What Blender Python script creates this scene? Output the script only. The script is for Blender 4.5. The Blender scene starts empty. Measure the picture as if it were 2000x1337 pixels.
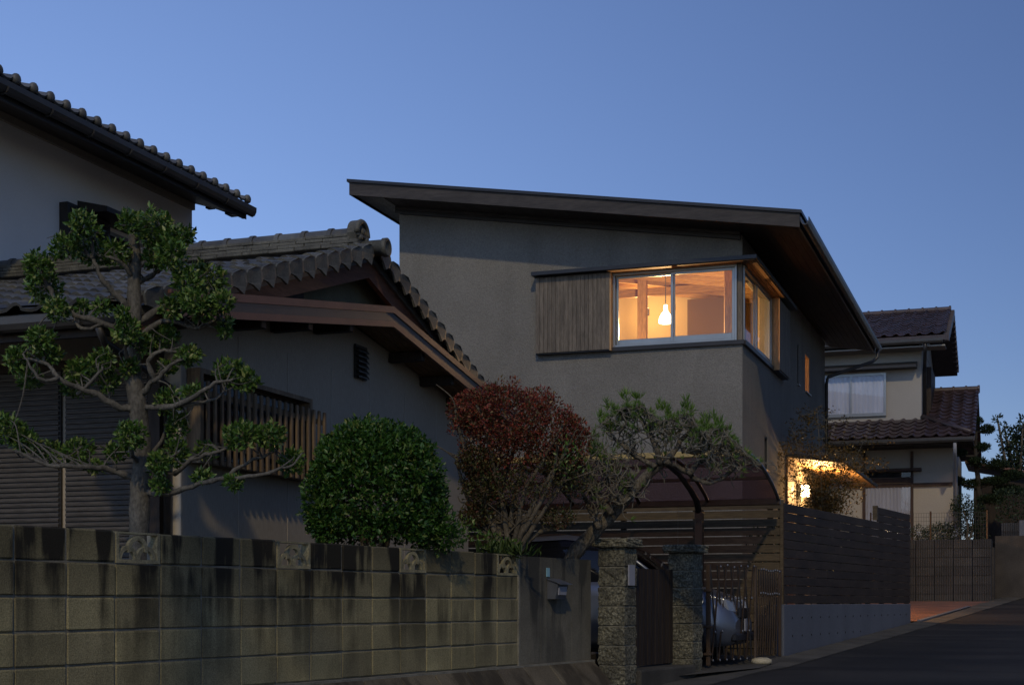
import bpy, math, random
import numpy as np
from mathutils import Vector, Matrix, Quaternion
R = math.radians
random.seed(7); rng = np.random.default_rng(7)
scene = bpy.context.scene
COL = scene.collection

# ---------------------------------------------------------------- camera
# world: x runs along the house fronts, y runs into depth along the house sides, z = 0 is eye level
F_PX, HOR, YAW = 2850.0, 1175.0, math.atan(1000 / 2850)
cd = bpy.data.cameras.new('camera'); cam = bpy.data.objects.new('camera', cd); COL.objects.link(cam)
cam.location = (0, 0, 0); cam.rotation_euler = (R(90), 0, YAW)
cd.sensor_width = 36; cd.lens = 36 * F_PX / 2000; cd.shift_y = (HOR - 668.5) / 2000
cd.clip_start = .1; cd.clip_end = 2000
scene.camera = cam

# ---------------------------------------------------------------- light
SUN_DIR = Vector((.31, -.951, 0)).normalized() * math.cos(R(37)) + Vector((0, 0, math.sin(R(37))))   # towards the sun
world = bpy.data.worlds.new('World'); scene.world = world; world.use_nodes = True
wn = world.node_tree; wn.nodes.clear()
sky = wn.nodes.new('ShaderNodeTexSky'); sky.sky_type = 'NISHITA'; sky.sun_disc = False
sky.sun_elevation = math.asin(SUN_DIR.z); sky.sun_rotation = math.atan2(SUN_DIR.x, SUN_DIR.y)
sky.air_density = 1.0; sky.dust_density = 0.0; sky.ozone_density = 4.0; sky.altitude = 0
bg = wn.nodes.new('ShaderNodeBackground'); bg.inputs['Strength'].default_value = .067
out = wn.nodes.new('ShaderNodeOutputWorld')
# after sunset the whole sky is brighter towards the west (to the viewer's left) and falls off smoothly to the east
tc = wn.nodes.new('ShaderNodeTexCoord'); dp = wn.nodes.new('ShaderNodeVectorMath'); dp.operation = 'DOT_PRODUCT'
dp.inputs[1].default_value = (-math.cos(YAW), -math.sin(YAW), .75)
ti = wn.nodes.new('ShaderNodeVectorMath'); ti.operation = 'MULTIPLY'; ti.inputs[1].default_value = (1.02, 1.0, 1.22)
sc_ = wn.nodes.new('ShaderNodeVectorMath'); sc_.operation = 'MULTIPLY'; cb = wn.nodes.new('ShaderNodeCombineXYZ')
wn.links.new(tc.outputs['Generated'], dp.inputs[0])
s1_ = wn.nodes.new('ShaderNodeMath'); s1_.operation = 'MULTIPLY'; s1_.inputs[1].default_value = 1.4      # levels off away from the view
sn = wn.nodes.new('ShaderNodeMath'); sn.operation = 'SINE'
wn.links.new(dp.outputs['Value'], s1_.inputs[0]); wn.links.new(s1_.outputs[0], sn.inputs[0])
for i, k in enumerate((1.3, 1.2, 1.06)):           # and a little paler on the bright side
    ex = wn.nodes.new('ShaderNodeMath'); ex.operation = 'MULTIPLY'; ex.inputs[1].default_value = k / 1.4
    po = wn.nodes.new('ShaderNodeMath'); po.operation = 'EXPONENT'
    wn.links.new(sn.outputs[0], ex.inputs[0]); wn.links.new(ex.outputs[0], po.inputs[0]); wn.links.new(po.outputs[0], cb.inputs[i])
wn.links.new(sky.outputs[0], ti.inputs[0]); wn.links.new(ti.outputs[0], sc_.inputs[0]); wn.links.new(cb.outputs[0], sc_.inputs[1])
wn.links.new(sc_.outputs[0], bg.inputs['Color']); wn.links.new(bg.outputs[0], out.inputs[0])
sl = bpy.data.lights.new('sun', 'SUN'); sl.energy = 1.0; sl.angle = R(1.6); sl.color = (1, .82, .52)
sun = bpy.data.objects.new('sun', sl); COL.objects.link(sun)
sun.rotation_euler = SUN_DIR.to_track_quat('Z', 'Y').to_euler(); sun.location = (0, 0, 30)
scene.view_settings.view_transform = 'Standard'; scene.view_settings.look = 'None'
scene.view_settings.exposure = 0; scene.view_settings.gamma = 1; scene.view_settings.use_curve_mapping = False
scene.render.engine = 'CYCLES'; scene.cycles.use_denoising = True
scene.cycles.max_bounces = 8; scene.cycles.transparent_max_bounces = 16
scene.cycles.sample_clamp_indirect = 4

# ---------------------------------------------------------------- geometry of the place
CY, SY = math.cos(YAW), math.sin(YAW)
def at(px, py, d):
    X = (px - 1000) / F_PX * d
    return Vector((CY * X - SY * d, SY * X + CY * d, (HOR - py) / F_PX * d))
def aty(px, py, y): return at(px, py, y / (SY * (px - 1000) / F_PX + CY))
def atx(px, py, x): return at(px, py, x / (CY * (px - 1000) / F_PX - SY))
def gz(y):                                   # the street climbs away from the viewer
    y = max(-30, min(y, 70))
    return -1.583 + .0458 * y + (.009 * (y - 26) if y > 26 else 0)

# ---------------------------------------------------------------- materials
MATS = {}
def nodes(name):
    m = bpy.data.materials.new(name); m.use_nodes = True
    t = m.node_tree; t.nodes.clear(); MATS[name] = m
    return m, t
def N(t, kind, **kw):
    n = t.nodes.new(kind)
    for k, v in kw.items():
        if k.startswith('_'): setattr(n, k[1:], v)
        else: n.inputs[k.replace('__', ' ')].default_value = v
    return n
def rgb(c): return (c[0], c[1], c[2], 1)
def noise_at(t, scale, detail=4, stretch=(1, 1, 1), rough=.55, local=False):
    if local: src = t.nodes.new('ShaderNodeTexCoord').outputs['Object']
    else: src = t.nodes.new('ShaderNodeNewGeometry').outputs['Position']
    mp = N(t, 'ShaderNodeMapping'); mp.inputs['Scale'].default_value = stretch
    t.links.new(src, mp.inputs['Vector'])
    n = N(t, 'ShaderNodeTexNoise', Scale=scale, Detail=detail, Roughness=rough)
    t.links.new(mp.outputs[0], n.inputs['Vector'])
    return n.outputs[0]
def ramp(t, fac, stops):
    r = t.nodes.new('ShaderNodeValToRGB'); e = r.color_ramp.elements
    while len(e) < len(stops): e.new(.5)
    for i, (p, c) in enumerate(stops): e[i].position = p; e[i].color = rgb(c)
    t.links.new(fac, r.inputs[0]); return r.outputs[0]
def mixc(t, fac, a, b, mode='MIX'):
    m = t.nodes.new('ShaderNodeMix'); m.data_type = 'RGBA'; m.blend_type = mode
    for s, v in ((0, fac), (6, a), (7, b)):
        if isinstance(v, (int, float)): m.inputs[s].default_value = v
        elif isinstance(v, tuple): m.inputs[s].default_value = rgb(v)
        else: t.links.new(v, m.inputs[s])
    return m.outputs[2]
def finish(m, t, color, rough=.8, metal=0, spec=.3, bump=None, bstr=.3, bdist=.01, emit=None, estr=0):
    p = N(t, 'ShaderNodeBsdfPrincipled', Roughness=rough, Metallic=metal)
    p.inputs['Specular IOR Level'].default_value = spec
    if isinstance(color, tuple): p.inputs['Base Color'].default_value = rgb(color)
    else: t.links.new(color, p.inputs['Base Color'])
    if bump is not None:
        b = N(t, 'ShaderNodeBump', Strength=bstr, Distance=bdist)
        t.links.new(bump, b.inputs['Height']); t.links.new(b.outputs[0], p.inputs['Normal'])
    if emit: p.inputs['Emission Color'].default_value = rgb(emit); p.inputs['Emission Strength'].default_value = estr
    o = t.nodes.new('ShaderNodeOutputMaterial'); t.links.new(p.outputs[0], o.inputs[0])
    return m
def mul(c, k): return tuple(min(1, v * k) for v in c)
def mat(name, c, rough=.8, var=.2, scale=3, stretch=(1, 1, 1), fine=0, fscale=80, bstr=.25, bdist=.006, metal=0, spec=.3, objvar=0, local=False):
    """a colour varied by broad noise, fine relief, and (objvar) from piece to piece"""
    m, t = nodes(name)
    col = ramp(t, noise_at(t, scale, 5, stretch, local=local), [(.3, mul(c, 1 - var)), (.7, mul(c, 1 + var))])
    if fine:
        col = mixc(t, fine, col, ramp(t, noise_at(t, fscale, 3, stretch, local=local), [(.35, (.2, .2, .2)), (.65, (.8, .8, .8))]), 'OVERLAY')
    if objvar:
        oi = t.nodes.new('ShaderNodeObjectInfo')
        col = mixc(t, 1, col, ramp(t, oi.outputs['Random'], [(0, (1 - objvar,) * 3), (1, (1 + objvar * .0,) * 3)]), 'MULTIPLY')
    return finish(m, t, col, rough, metal, spec, noise_at(t, fscale, 4, stretch, local=local), bstr, bdist)

def leaf_mat(name, stops, rough=.4, transl=.25, spec=.4):
    m, t = nodes(name)
    g = t.nodes.new('ShaderNodeNewGeometry')
    col = ramp(t, g.outputs['Random Per Island'], stops)
    p = N(t, 'ShaderNodeBsdfPrincipled', Roughness=rough); p.inputs['Specular IOR Level'].default_value = spec
    t.links.new(col, p.inputs['Base Color'])
    tr = t.nodes.new('ShaderNodeBsdfTranslucent'); t.links.new(col, tr.inputs[0])
    mx = t.nodes.new('ShaderNodeMixShader'); mx.inputs[0].default_value = transl
    t.links.new(p.outputs[0], mx.inputs[1]); t.links.new(tr.outputs[0], mx.inputs[2])
    o = t.nodes.new('ShaderNodeOutputMaterial'); t.links.new(mx.outputs[0], o.inputs[0])
    return m
def glass_mat(name, tint=(1, 1, 1), refl=1.0, rough=0.0):
    m, t = nodes(name)
    tr = t.nodes.new('ShaderNodeBsdfTransparent'); tr.inputs[0].default_value = rgb(tint)
    gl = N(t, 'ShaderNodeBsdfGlossy', Roughness=rough); g = t.nodes.new('ShaderNodeNewGeometry')
    dt = N(t, 'ShaderNodeVectorMath', _operation='DOT_PRODUCT'); t.links.new(g.outputs['Incoming'], dt.inputs[0]); t.links.new(g.outputs['Normal'], dt.inputs[1])
    ab = N(t, 'ShaderNodeMath', _operation='ABSOLUTE'); t.links.new(dt.outputs['Value'], ab.inputs[0])
    on = N(t, 'ShaderNodeMath', _operation='SUBTRACT'); on.inputs[0].default_value = 1; t.links.new(ab.outputs[0], on.inputs[1])
    pw = N(t, 'ShaderNodeMath', _operation='POWER'); t.links.new(on.outputs[0], pw.inputs[0]); pw.inputs[1].default_value = 5
    fr = N(t, 'ShaderNodeMath', _operation='MULTIPLY_ADD'); t.links.new(pw.outputs[0], fr.inputs[0]); fr.inputs[1].default_value = .7 * refl; fr.inputs[2].default_value = .03 * refl
    mx = t.nodes.new('ShaderNodeMixShader')
    t.links.new(fr.outputs[0], mx.inputs[0]); t.links.new(tr.outputs[0], mx.inputs[1]); t.links.new(gl.outputs[0], mx.inputs[2])
    o = t.nodes.new('ShaderNodeOutputMaterial'); t.links.new(mx.outputs[0], o.inputs[0])
    return m
def emit_mat(name, c, s):
    m, t = nodes(name); e = t.nodes.new('ShaderNodeEmission'); e.inputs[0].default_value = rgb(c); e.inputs[1].default_value = s
    o = t.nodes.new('ShaderNodeOutputMaterial'); t.links.new(e.outputs[0], o.inputs[0]); return m
def wood(name, c, axis, var=.3, objvar=.2, rough=.65, fs=9, spec=.25):
    st = {'x': (.12, 1, 1), 'y': (1, .12, 1), 'z': (1, 1, .12)}[axis]
    return mat(name, c, rough, var, fs, st, .35, fs * 7, .25, .003, objvar=objvar, spec=spec)

def block_mat(name, c, stain, streak, top=None, objvar=.22, pits=.5):
    """cast concrete: grain and pits, dark algae streaks running down from the top edge"""
    m, t = nodes(name)
    col = ramp(t, noise_at(t, 2.2, 6), [(.3, mul(c, .72)), (.7, mul(c, 1.2))])
    col = mixc(t, .5, col, ramp(t, noise_at(t, 110, 3), [(.35, (.25, .25, .25)), (.62, (.75, .75, .75))]), 'OVERLAY')
    oi = t.nodes.new('ShaderNodeObjectInfo')
    col = mixc(t, 1, col, ramp(t, oi.outputs['Random'], [(0, (1 - objvar, 1 - objvar, 1 - objvar * .8)), (1, (1, 1, 1))]), 'MULTIPLY')
    s1 = noise_at(t, 4.2, 6, (1, 1, .12)); 
    s2 = N(t, 'ShaderNodeMath', _operation='MULTIPLY_ADD'); t.links.new(noise_at(t, 1.3, 3), s2.inputs[0]); s2.inputs[1].default_value = .55; s2.inputs[2].default_value = -.275
    s3 = N(t, 'ShaderNodeMath', _operation='ADD'); t.links.new(s1, s3.inputs[0]); t.links.new(s2.outputs[0], s3.inputs[1]); s1 = s3.outputs[0]
    fac = ramp(t, s1, [(.45, (0, 0, 0)), (.59, (1, 1, 1))])
    if top:
        g = t.nodes.new('ShaderNodeNewGeometry'); sx = t.nodes.new('ShaderNodeSeparateXYZ'); t.links.new(g.outputs['Position'], sx.inputs[0])
        mr = N(t, 'ShaderNodeMapRange'); mr.inputs[1].default_value = top[0]; mr.inputs[2].default_value = top[1]
        mr.inputs[3].default_value = .14; mr.inputs[4].default_value = 1.3
        t.links.new(sx.outputs[2], mr.inputs[0])
        a = N(t, 'ShaderNodeMath', _operation='MULTIPLY', _use_clamp=True); t.links.new(fac, a.inputs[0]); t.links.new(mr.outputs[0], a.inputs[1]); fac = a.outputs[0]
        a2 = N(t, 'ShaderNodeMath', _operation='SUBTRACT'); t.links.new(mr.outputs[0], a2.inputs[0]); a2.inputs[1].default_value = .72
        a3 = N(t, 'ShaderNodeMath', _operation='MAXIMUM', _use_clamp=True); t.links.new(fac, a3.inputs[0]); t.links.new(a2.outputs[0], a3.inputs[1]); fac = a3.outputs[0]
    a = N(t, 'ShaderNodeMath', _operation='MULTIPLY'); t.links.new(fac, a.inputs[0]); a.inputs[1].default_value = streak
    col = mixc(t, a.outputs[0], col, stain)
    return finish(m, t, col, .95, 0, .15, noise_at(t, 130, 4), pits, .012)

block_mat('block', (.31, .268, .14), (.02, .018, .014), .97, (-.6, .44), .3)
mat('openwork', (.26, .23, .135), .95, .35, 8, fine=.4, fscale=90)
mat('mortar', (.2, .185, .14), .95, .25, 8, fine=.3, fscale=90)
block_mat('panel_concrete', (.17, .155, .115), (.03, .03, .028), .8, (-.9, .3), 0)
block_mat('kerb_concrete', (.15, .125, .08), (.035, .028, .02), .7, None, .3)
m, t = nodes('split_stone')
col = ramp(t, noise_at(t, 38, 3), [(.32, (.055, .05, .036)), (.5, (.16, .148, .1)), (.68, (.32, .295, .2))])
col = mixc(t, ramp(t, noise_at(t, 2.2, 5), [(.42, (0, 0, 0)), (.68, (.75, .75, .75))]), col, (.05, .047, .037))
finish(m, t, col, .9, 0, .2, noise_at(t, 45, 5), .9, .03)
m, t = nodes('asphalt')
col = ramp(t, noise_at(t, .55, 6), [(.35, (.02, .0185, .016)), (.65, (.04, .036, .03))])
col = mixc(t, ramp(t, noise_at(t, .9, 3, (.35, 1.6, 1)), [(.52, (0, 0, 0)), (.56, (.55, .55, .55))]), col, (.013, .012, .011))
col = mixc(t, .65, col, ramp(t, noise_at(t, 150, 3), [(.35, (.15, .15, .15)), (.65, (.85, .85, .85))]), 'OVERLAY')
finish(m, t, col, .9, 0, .2, noise_at(t, 120, 4), .7, .012)
mat('road_edge', (.085, .077, .06), .9, .35, 1.5, fine=.5, fscale=120, objvar=.3)
mat('soil', (.06, .05, .04), .95, .3, 2, fine=.4, fscale=60)
mat('paving', (.17, .085, .055), .85, .25, 2, fine=.4, fscale=90)
m, t = nodes('stucco')
n1 = noise_at(t, 55, 5, (1, 1, 1), .65)
col = ramp(t, noise_at(t, .8, 6), [(.3, (.19, .176, .147)), (.7, (.242, .226, .192))])
col = mixc(t, ramp(t, noise_at(t, 2.4, 6, (1, 1, .16)), [(.5, (0, 0, 0)), (.8, (.35, .35, .35))]), col, (.1, .09, .075))
col = mixc(t, .28, col, ramp(t, n1, [(.35, (.2, .2, .2)), (.65, (.8, .8, .8))]), 'OVERLAY')
finish(m, t, col, .95, 0, .1, n1, .8, .02)
mat('white_render', (.85, .82, .74), .9, .07, .6, fine=.15, fscale=60, bstr=.15)
mat('siding_joint', (.42, .37, .29), .85, .1, 3)
mat('siding', (.37, .315, .235), .85, .08, .8, (1, 1, .2), .12, 70)
mat('cream_render', (.35, .32, .27), .9, .08, .8, fine=.12, fscale=60)
mat('gable_plaster', (.14, .14, .09), .9, .15, 3, fine=.3, fscale=80)
mat('dark_metal', (.035, .032, .03), .45, .12, 3, metal=.3, spec=.4, fine=.1)
mat('roof_metal', (.03, .029, .029), .4, .12, 3, metal=.4, spec=.4)
mat('brown_metal', (.14, .065, .042), .5, .18, 3, spec=.35, fine=.15)
mat('black_metal', (.03, .027, .024), .45, .2, 4, spec=.4)
mat('gutter_metal', (.045, .042, .038), .4, .2, 4, spec=.5)
mat('aluminium', (.3, .3, .28), .38, .08, 4, metal=.75, spec=.5, bstr=.05)
mat('bronze_metal', (.085, .055, .034), .4, .2, 5, metal=.55, spec=.5)
mat('gold_beam', (.42, .3, .1), .45, .15, 5, spec=.5)
mat('galvanised', (.17, .175, .185), .4, .2, 6, metal=.6, spec=.5)
wood('fence_wood', (.044, .031, .021), 'y')
wood('fence_wood_front', (.09, .066, .036), 'x')
wood('panel_wood', (.17, .138, .1), 'z', .35, .25, fs=14)
wood('fascia_wood', (.055, .047, .04), 'x', .25, .1)
wood('brown_board', (.14, .062, .035), 'y', .25, .1)
wood('dark_brown_wood', (.06, .036, .026), 'z')
wood('soffit_wood', (.2, .115, .055), 'y', .25, .2)
wood('soffit_wood_x', (.2, .11, .05), 'x', .2, .2)
wood('dark_soffit', (.06, .045, .035), 'y', .25, .2)
mat('grey_soffit', (.26, .24, .2), .8, .2, 3, fine=.5, fscale=30)
wood('rafter_wood', (.6, .38, .18), 'x', .2, .28, .55)
wood('timber', (.46, .28, .13), 'x', .15, .12, .55)
wood('timber_post', (.5, .31, .15), 'z', .15, .1, .55)
wood('grille_wood', (.2, .14, .08), 'z', .25, .3)
wood('dark_wood', (.035, .025, .018), 'z', .3, .2)
wood('shutter_metal', (.085, .075, .064), 'x', .12, .1, .5)
wood('floor_wood', (.3, .17, .08), 'x', .2)
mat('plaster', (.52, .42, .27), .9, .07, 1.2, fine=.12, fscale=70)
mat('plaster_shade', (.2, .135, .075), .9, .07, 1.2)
m, t = nodes('kawara')
col = ramp(t, noise_at(t, 4, 5), [(.3, (.085, .087, .083)), (.7, (.17, .168, .15))])
col = mixc(t, ramp(t, noise_at(t, 9, 5), [(.5, (0, 0, 0)), (.7, (.6, .6, .6))]), col, (.2, .17, .095))
oi = t.nodes.new('ShaderNodeObjectInfo')
col = mixc(t, 1, col, ramp(t, oi.outputs['Random'], [(0, (.45, .45, .47)), (1, (1, 1, 1))]), 'MULTIPLY')
finish(m, t, col, .5, 0, .4, noise_at(t, 60, 4), .25, .006)
mat('kawara_old', (.11, .105, .082), .6, .35, 7, fine=.35, fscale=60, objvar=.25)
mat('brown_tile', (.06, .037, .034), .45, .3, 5, objvar=.4, spec=.5)
mat('concrete', (.105, .115, .135), .85, .12, 1.2, (1, 1, .35), .2, 90, .15)
m, t = nodes('rib_block')
col = ramp(t, noise_at(t, 1.1, 6), [(.3, (.042, .043, .044)), (.7, (.085, .083, .082))])
col = mixc(t, ramp(t, noise_at(t, 3, 5, (1, 1, .25)), [(.5, (0, 0, 0)), (.75, (.7, .7, .7))]), col, (.05, .05, .05))
oi = t.nodes.new('ShaderNodeObjectInfo')
col = mixc(t, 1, col, ramp(t, oi.outputs['Random'], [(0, (.72, .72, .75)), (1, (1, 1, 1))]), 'MULTIPLY')
finish(m, t, col, .95, 0, .15, noise_at(t, 60, 4), .6, .02)
mat('blue_stone', (.08, .09, .1), .85, .25, 3, fine=.3, fscale=40, objvar=.5)
mat('car_paint', (.15, .165, .195), .28, .03, 2, metal=.6, spec=.6, bstr=0)
mat('tyre', (.02, .02, .02), .85, .1, 8)
mat('rim', (.4, .4, .42), .35, .1, 6, metal=.8)
mat('car_dark', (.015, .015, .018), .4, .1, 6)
mat('lamp_lens', (.2, .21, .23), .12, .05, 6, spec=.8)
mat('white_plastic', (.3, .3, .32), .5, .05, 6)
mat('sticker_blue', (.25, .45, .5), .5, .1, 20)
mat('curtain', (.42, .44, .5), .9, .12, 5, (1, 1, .2))
mat('lace_curtain', (.3, .31, .36), .9, .12, 5, (1, 1, .2))
mat('bark', (.1, .09, .07), .9, .35, 9, (1, 1, .6), .5, 55, .6, .012)
mat('bark_dark', (.11, .092, .065), .95, .45, 14, (1, 1, .5), .6, 50, .9, .02)
mat('bark_red', (.1, .082, .055), .9, .4, 14, (1, 1, .5), .5, 60, .6, .01)
mat('bark_black', (.04, .034, .026), .95, .4, 14, (1, 1, .5))
mat('twig', (.14, .125, .09), .9, .35, 20)
mat('pebble', (.42, .37, .25), .8, .2, 12, fine=.3, fscale=60)
leaf_mat('leaf_gloss', [(0, (.024, .06, .01)), (.45, (.065, .135, .02)), (.8, (.13, .21, .036)), (1, (.25, .27, .08))], .38, .2, .35)
leaf_mat('leaf_dome', [(0, (.014, .042, .007)), (.5, (.036, .1, .013)), (.85, (.07, .15, .024)), (1, (.15, .18, .04))], .38, .2, .35)
leaf_mat('leaf_red', [(0, (.06, .018, .012)), (.3, (.2, .03, .02)), (.5, (.3, .06, .03)), (.65, (.14, .07, .026)), (.8, (.07, .075, .022)), (.93, (.26, .1, .045)), (1, (.3, .22, .1))], .5, .25, .3)
leaf_mat('leaf_olive', [(0, (.03, .035, .012)), (.4, (.08, .06, .02)), (.6, (.13, .04, .022)), (.85, (.07, .1, .025)), (1, (.16, .15, .05))], .5, .25, .3)
leaf_mat('needle', [(0, (.05, .1, .015)), (.5, (.11, .2, .03)), (1, (.2, .29, .06))], .5, .3, .3)
leaf_mat('needle_dark', [(0, (.012, .022, .01)), (1, (.03, .05, .018))], .6, .2, .2)
leaf_mat('leaf_entry', [(0, (.04, .035, .01)), (.6, (.09, .06, .015)), (1, (.16, .1, .025))], .5, .35, .3)
leaf_mat('leaf_dark', [(0, (.015, .025, .012)), (1, (.04, .06, .022))], .5, .2, .3)
leaf_mat('petal', [(0, (.5, .5, .5)), (1, (.7, .7, .7))], .6, .3, .2)
leaf_mat('grass', [(0, (.03, .06, .015)), (1, (.09, .13, .03))], .5, .2, .3)
glass_mat('glass', (1, 1, 1), .86); glass_mat('glass_dark', (.5, .52, .55), 1.1)
m, t = nodes('smoked_sheet')                      # tinted polycarbonate, see-through
tr = t.nodes.new('ShaderNodeBsdfTransparent'); tr.inputs[0].default_value = (.78, .66, .72, 1)
p = N(t, 'ShaderNodeBsdfPrincipled', Roughness=.25); p.inputs['Base Color'].default_value = (.2, .16, .18, 1)
mx = t.nodes.new('ShaderNodeMixShader'); mx.inputs[0].default_value = .3
t.links.new(tr.outputs[0], mx.inputs[1]); t.links.new(p.outputs[0], mx.inputs[2])
o = t.nodes.new('ShaderNodeOutputMaterial'); t.links.new(mx.outputs[0], o.inputs[0])
emit_mat('lamp_glow', (1, .8, .5), 14); emit_mat('entry_glow', (1, .7, .34), 25); emit_mat('strip_glow', (1, .66, .28), 5)

# ---------------------------------------------------------------- mesh helpers
ORG = {}
class MB:
    def __init__(s): s.v = []; s.f = []
    def add(s, vs, fs):
        n = len(s.v); s.v += [tuple(v) for v in vs]; s.f += [tuple(i + n for i in f) for f in fs]; return s
    def box(s, x0, x1, y0, y1, z0, z1):
        return s.add([(x, y, z) for x in (x0, x1) for y in (y0, y1) for z in (z0, z1)],
                     [(0, 1, 3, 2), (4, 6, 7, 5), (0, 4, 5, 1), (2, 3, 7, 6), (0, 2, 6, 4), (1, 5, 7, 3)])
    def cbox(s, x0, x1, y0, y1, z0, z1, c=.006, jit=0):
        """box with chamfered edges"""
        lo, hi = (x0, y0, z0), (x1, y1, z1); vs = []; idx = {}
        for sx in (0, 1):
            for sy in (0, 1):
                for sz in (0, 1):
                    for ax in range(3):
                        p = []
                        for k, sg in enumerate((sx, sy, sz)):
                            e = hi[k] if sg else lo[k]
                            p.append(e if k == ax else e + (-c if sg else c))
                        idx[(sx, sy, sz, ax)] = len(vs)
                        vs.append(tuple(q + random.uniform(-jit, jit) for q in p))
        fs = []
        for ax in range(3):
            o = [k for k in range(3) if k != ax]
            for sg in (0, 1):
                q = []
                for u, w in ((0, 0), (1, 0), (1, 1), (0, 1)):
                    k = [0, 0, 0]; k[ax] = sg; k[o[0]] = u; k[o[1]] = w; q.append(idx[(*k, ax)])
                fs.append(q)
            for u in (0, 1):
                for w in (0, 1):
                    k0 = [0, 0, 0]; k0[o[0]] = u; k0[o[1]] = w; k1 = k0[:]; k1[ax] = 1
                    fs.append([idx[(*k0, o[0])], idx[(*k1, o[0])], idx[(*k1, o[1])], idx[(*k0, o[1])]])
        for sx in (0, 1):
            for sy in (0, 1):
                for sz in (0, 1): fs.append([idx[(sx, sy, sz, a)] for a in range(3)])
        return s.add(vs, fs)
    def hexa(s, b, t):
        """eight corners: bottom ring b, top ring t"""
        return s.add(list(b) + list(t), [(3, 2, 1, 0), (4, 5, 6, 7)] + [(i, (i + 1) % 4, 4 + (i + 1) % 4, 4 + i) for i in range(4)])
    def beam(s, p, q, w, h, up=(0, 0, 1)):
        p, q = Vector(p), Vector(q); d = (q - p).normalized(); u = Vector(up)
        sd = d.cross(u).normalized() * (w / 2); u2 = sd.cross(d).normalized() * (h / 2)
        ring = lambda c: [c - sd - u2, c + sd - u2, c + sd + u2, c - sd + u2]
        return s.hexa(ring(p), ring(q))
    def prism(s, poly, ext):
        ext = Vector(ext); n = len(poly); P = [Vector(p) for p in poly]
        return s.add(P + [p + ext for p in P], [tuple(range(n))[::-1], tuple(range(n, 2 * n))] + [(i, (i + 1) % n, n + (i + 1) % n, n + i) for i in range(n)])
    def tube(s, pts, rad, n=8, cap=True):
        P = [Vector(p) for p in pts]; rad = [rad] * len(P) if isinstance(rad, (int, float)) else rad
        base = len(s.v); ref = None
        for i, p in enumerate(P):
            d = (P[min(i + 1, len(P) - 1)] - P[max(i - 1, 0)]).normalized()
            if ref is None: ref = d.orthogonal().normalized()
            ref = (ref - d * ref.dot(d)).normalized(); w = d.cross(ref)
            for k in range(n):
                a = 2 * math.pi * k / n; s.v.append(tuple(p + (ref * math.cos(a) + w * math.sin(a)) * rad[i]))
        for i in range(len(P) - 1):
            for k in range(n):
                a, b = base + i * n + k, base + i * n + (k + 1) % n; s.f.append((a, b, b + n, a + n))
        if cap:
            s.f.append(tuple(range(base, base + n))[::-1]); e = base + (len(P) - 1) * n; s.f.append(tuple(range(e, e + n)))
        return s
    def lathe(s, c, prof, n=16, axis='z'):
        base = len(s.v)
        for r, h in prof:
            for k in range(n):
                a = 2 * math.pi * k / n; u, w = r * math.cos(a), r * math.sin(a)
                o = {'z': (u, w, h), 'x': (h, u, w), 'y': (u, h, w)}[axis]
                s.v.append((c[0] + o[0], c[1] + o[1], c[2] + o[2]))
        for i in range(len(prof) - 1):
            for k in range(n):
                a, b = base + i * n + k, base + i * n + (k + 1) % n; s.f.append((a, b, b + n, a + n))
        s.f.append(tuple(range(base, base + n))[::-1]); e = base + (len(prof) - 1) * n; s.f.append(tuple(range(e, e + n)))
        return s
    def sheet(s, rows, closed=False):
        """grid of points"""
        base = len(s.v); w = len(rows[0])
        for r in rows: s.v += [tuple(p) for p in r]
        for i in range(len(rows) - 1):
            for k in range(w - 1):
                a = base + i * w + k; s.f.append((a, a + 1, a + w + 1, a + w))
        return s
    def mesh(s, name, material, org=(0, 0, 0), smooth=False):
        me = bpy.data.meshes.new(name); o = Vector(org)
        me.from_pydata([(v[0] - o.x, v[1] - o.y, v[2] - o.z) for v in s.v], [], s.f)
        me.materials.append(MATS[material]); me.validate()
        if smooth: me.polygons.foreach_set('use_smooth', [True] * len(me.polygons))
        me.update(); return me
    def build(s, name, material, parent=None, smooth=False, bevel=0, org=None):
        o0 = ORG[parent.name] if parent is not None else Vector(org if org is not None else (0, 0, 0))
        ob = bpy.data.objects.new(name, s.mesh(name, material, o0, smooth)); COL.objects.link(ob)
        if parent is not None: ob.parent = parent
        else: ob.location = o0
        ORG[ob.name] = o0
        if bevel:
            b = ob.modifiers.new('bevel', 'BEVEL'); b.width = bevel; b.segments = 2; b.limit_method = 'ANGLE'
        return ob
def thing(name, label, cat, loc, group=None):
    o = bpy.data.objects.new(name, None); COL.objects.link(o); o.location = loc; ORG[o.name] = Vector(loc)
    o.empty_display_size = .2
    return tag(o, label, cat, group)
def tag(o, label, cat, group=None):
    o['label'] = label; o['category'] = cat
    if group: o['group'] = group
    return o
def struct(o): o['kind'] = 'structure'; return o
def piece(name, me, parent, loc, rot=None, scale=None):
    """one more object that shares a mesh, placed in the world and parented"""
    o = bpy.data.objects.new(name, me); COL.objects.link(o); o.parent = parent
    o.location = Vector(loc) - ORG[parent.name]
    if rot is not None: o.rotation_euler = rot.to_euler() if hasattr(rot, 'to_euler') else rot
    if scale is not None: o.scale = scale
    ORG[o.name] = ORG[parent.name]
    return o
def B(*a): return MB().box(*a)
def copy_thing(root, loc, label=None):
    r = root.copy(); COL.objects.link(r); r.location = loc
    if label: r['label'] = label
    for ch in root.children:
        c = ch.copy(); COL.objects.link(c); c.parent = r
        for g in ch.children: d = g.copy(); COL.objects.link(d); d.parent = c
    return r
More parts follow.
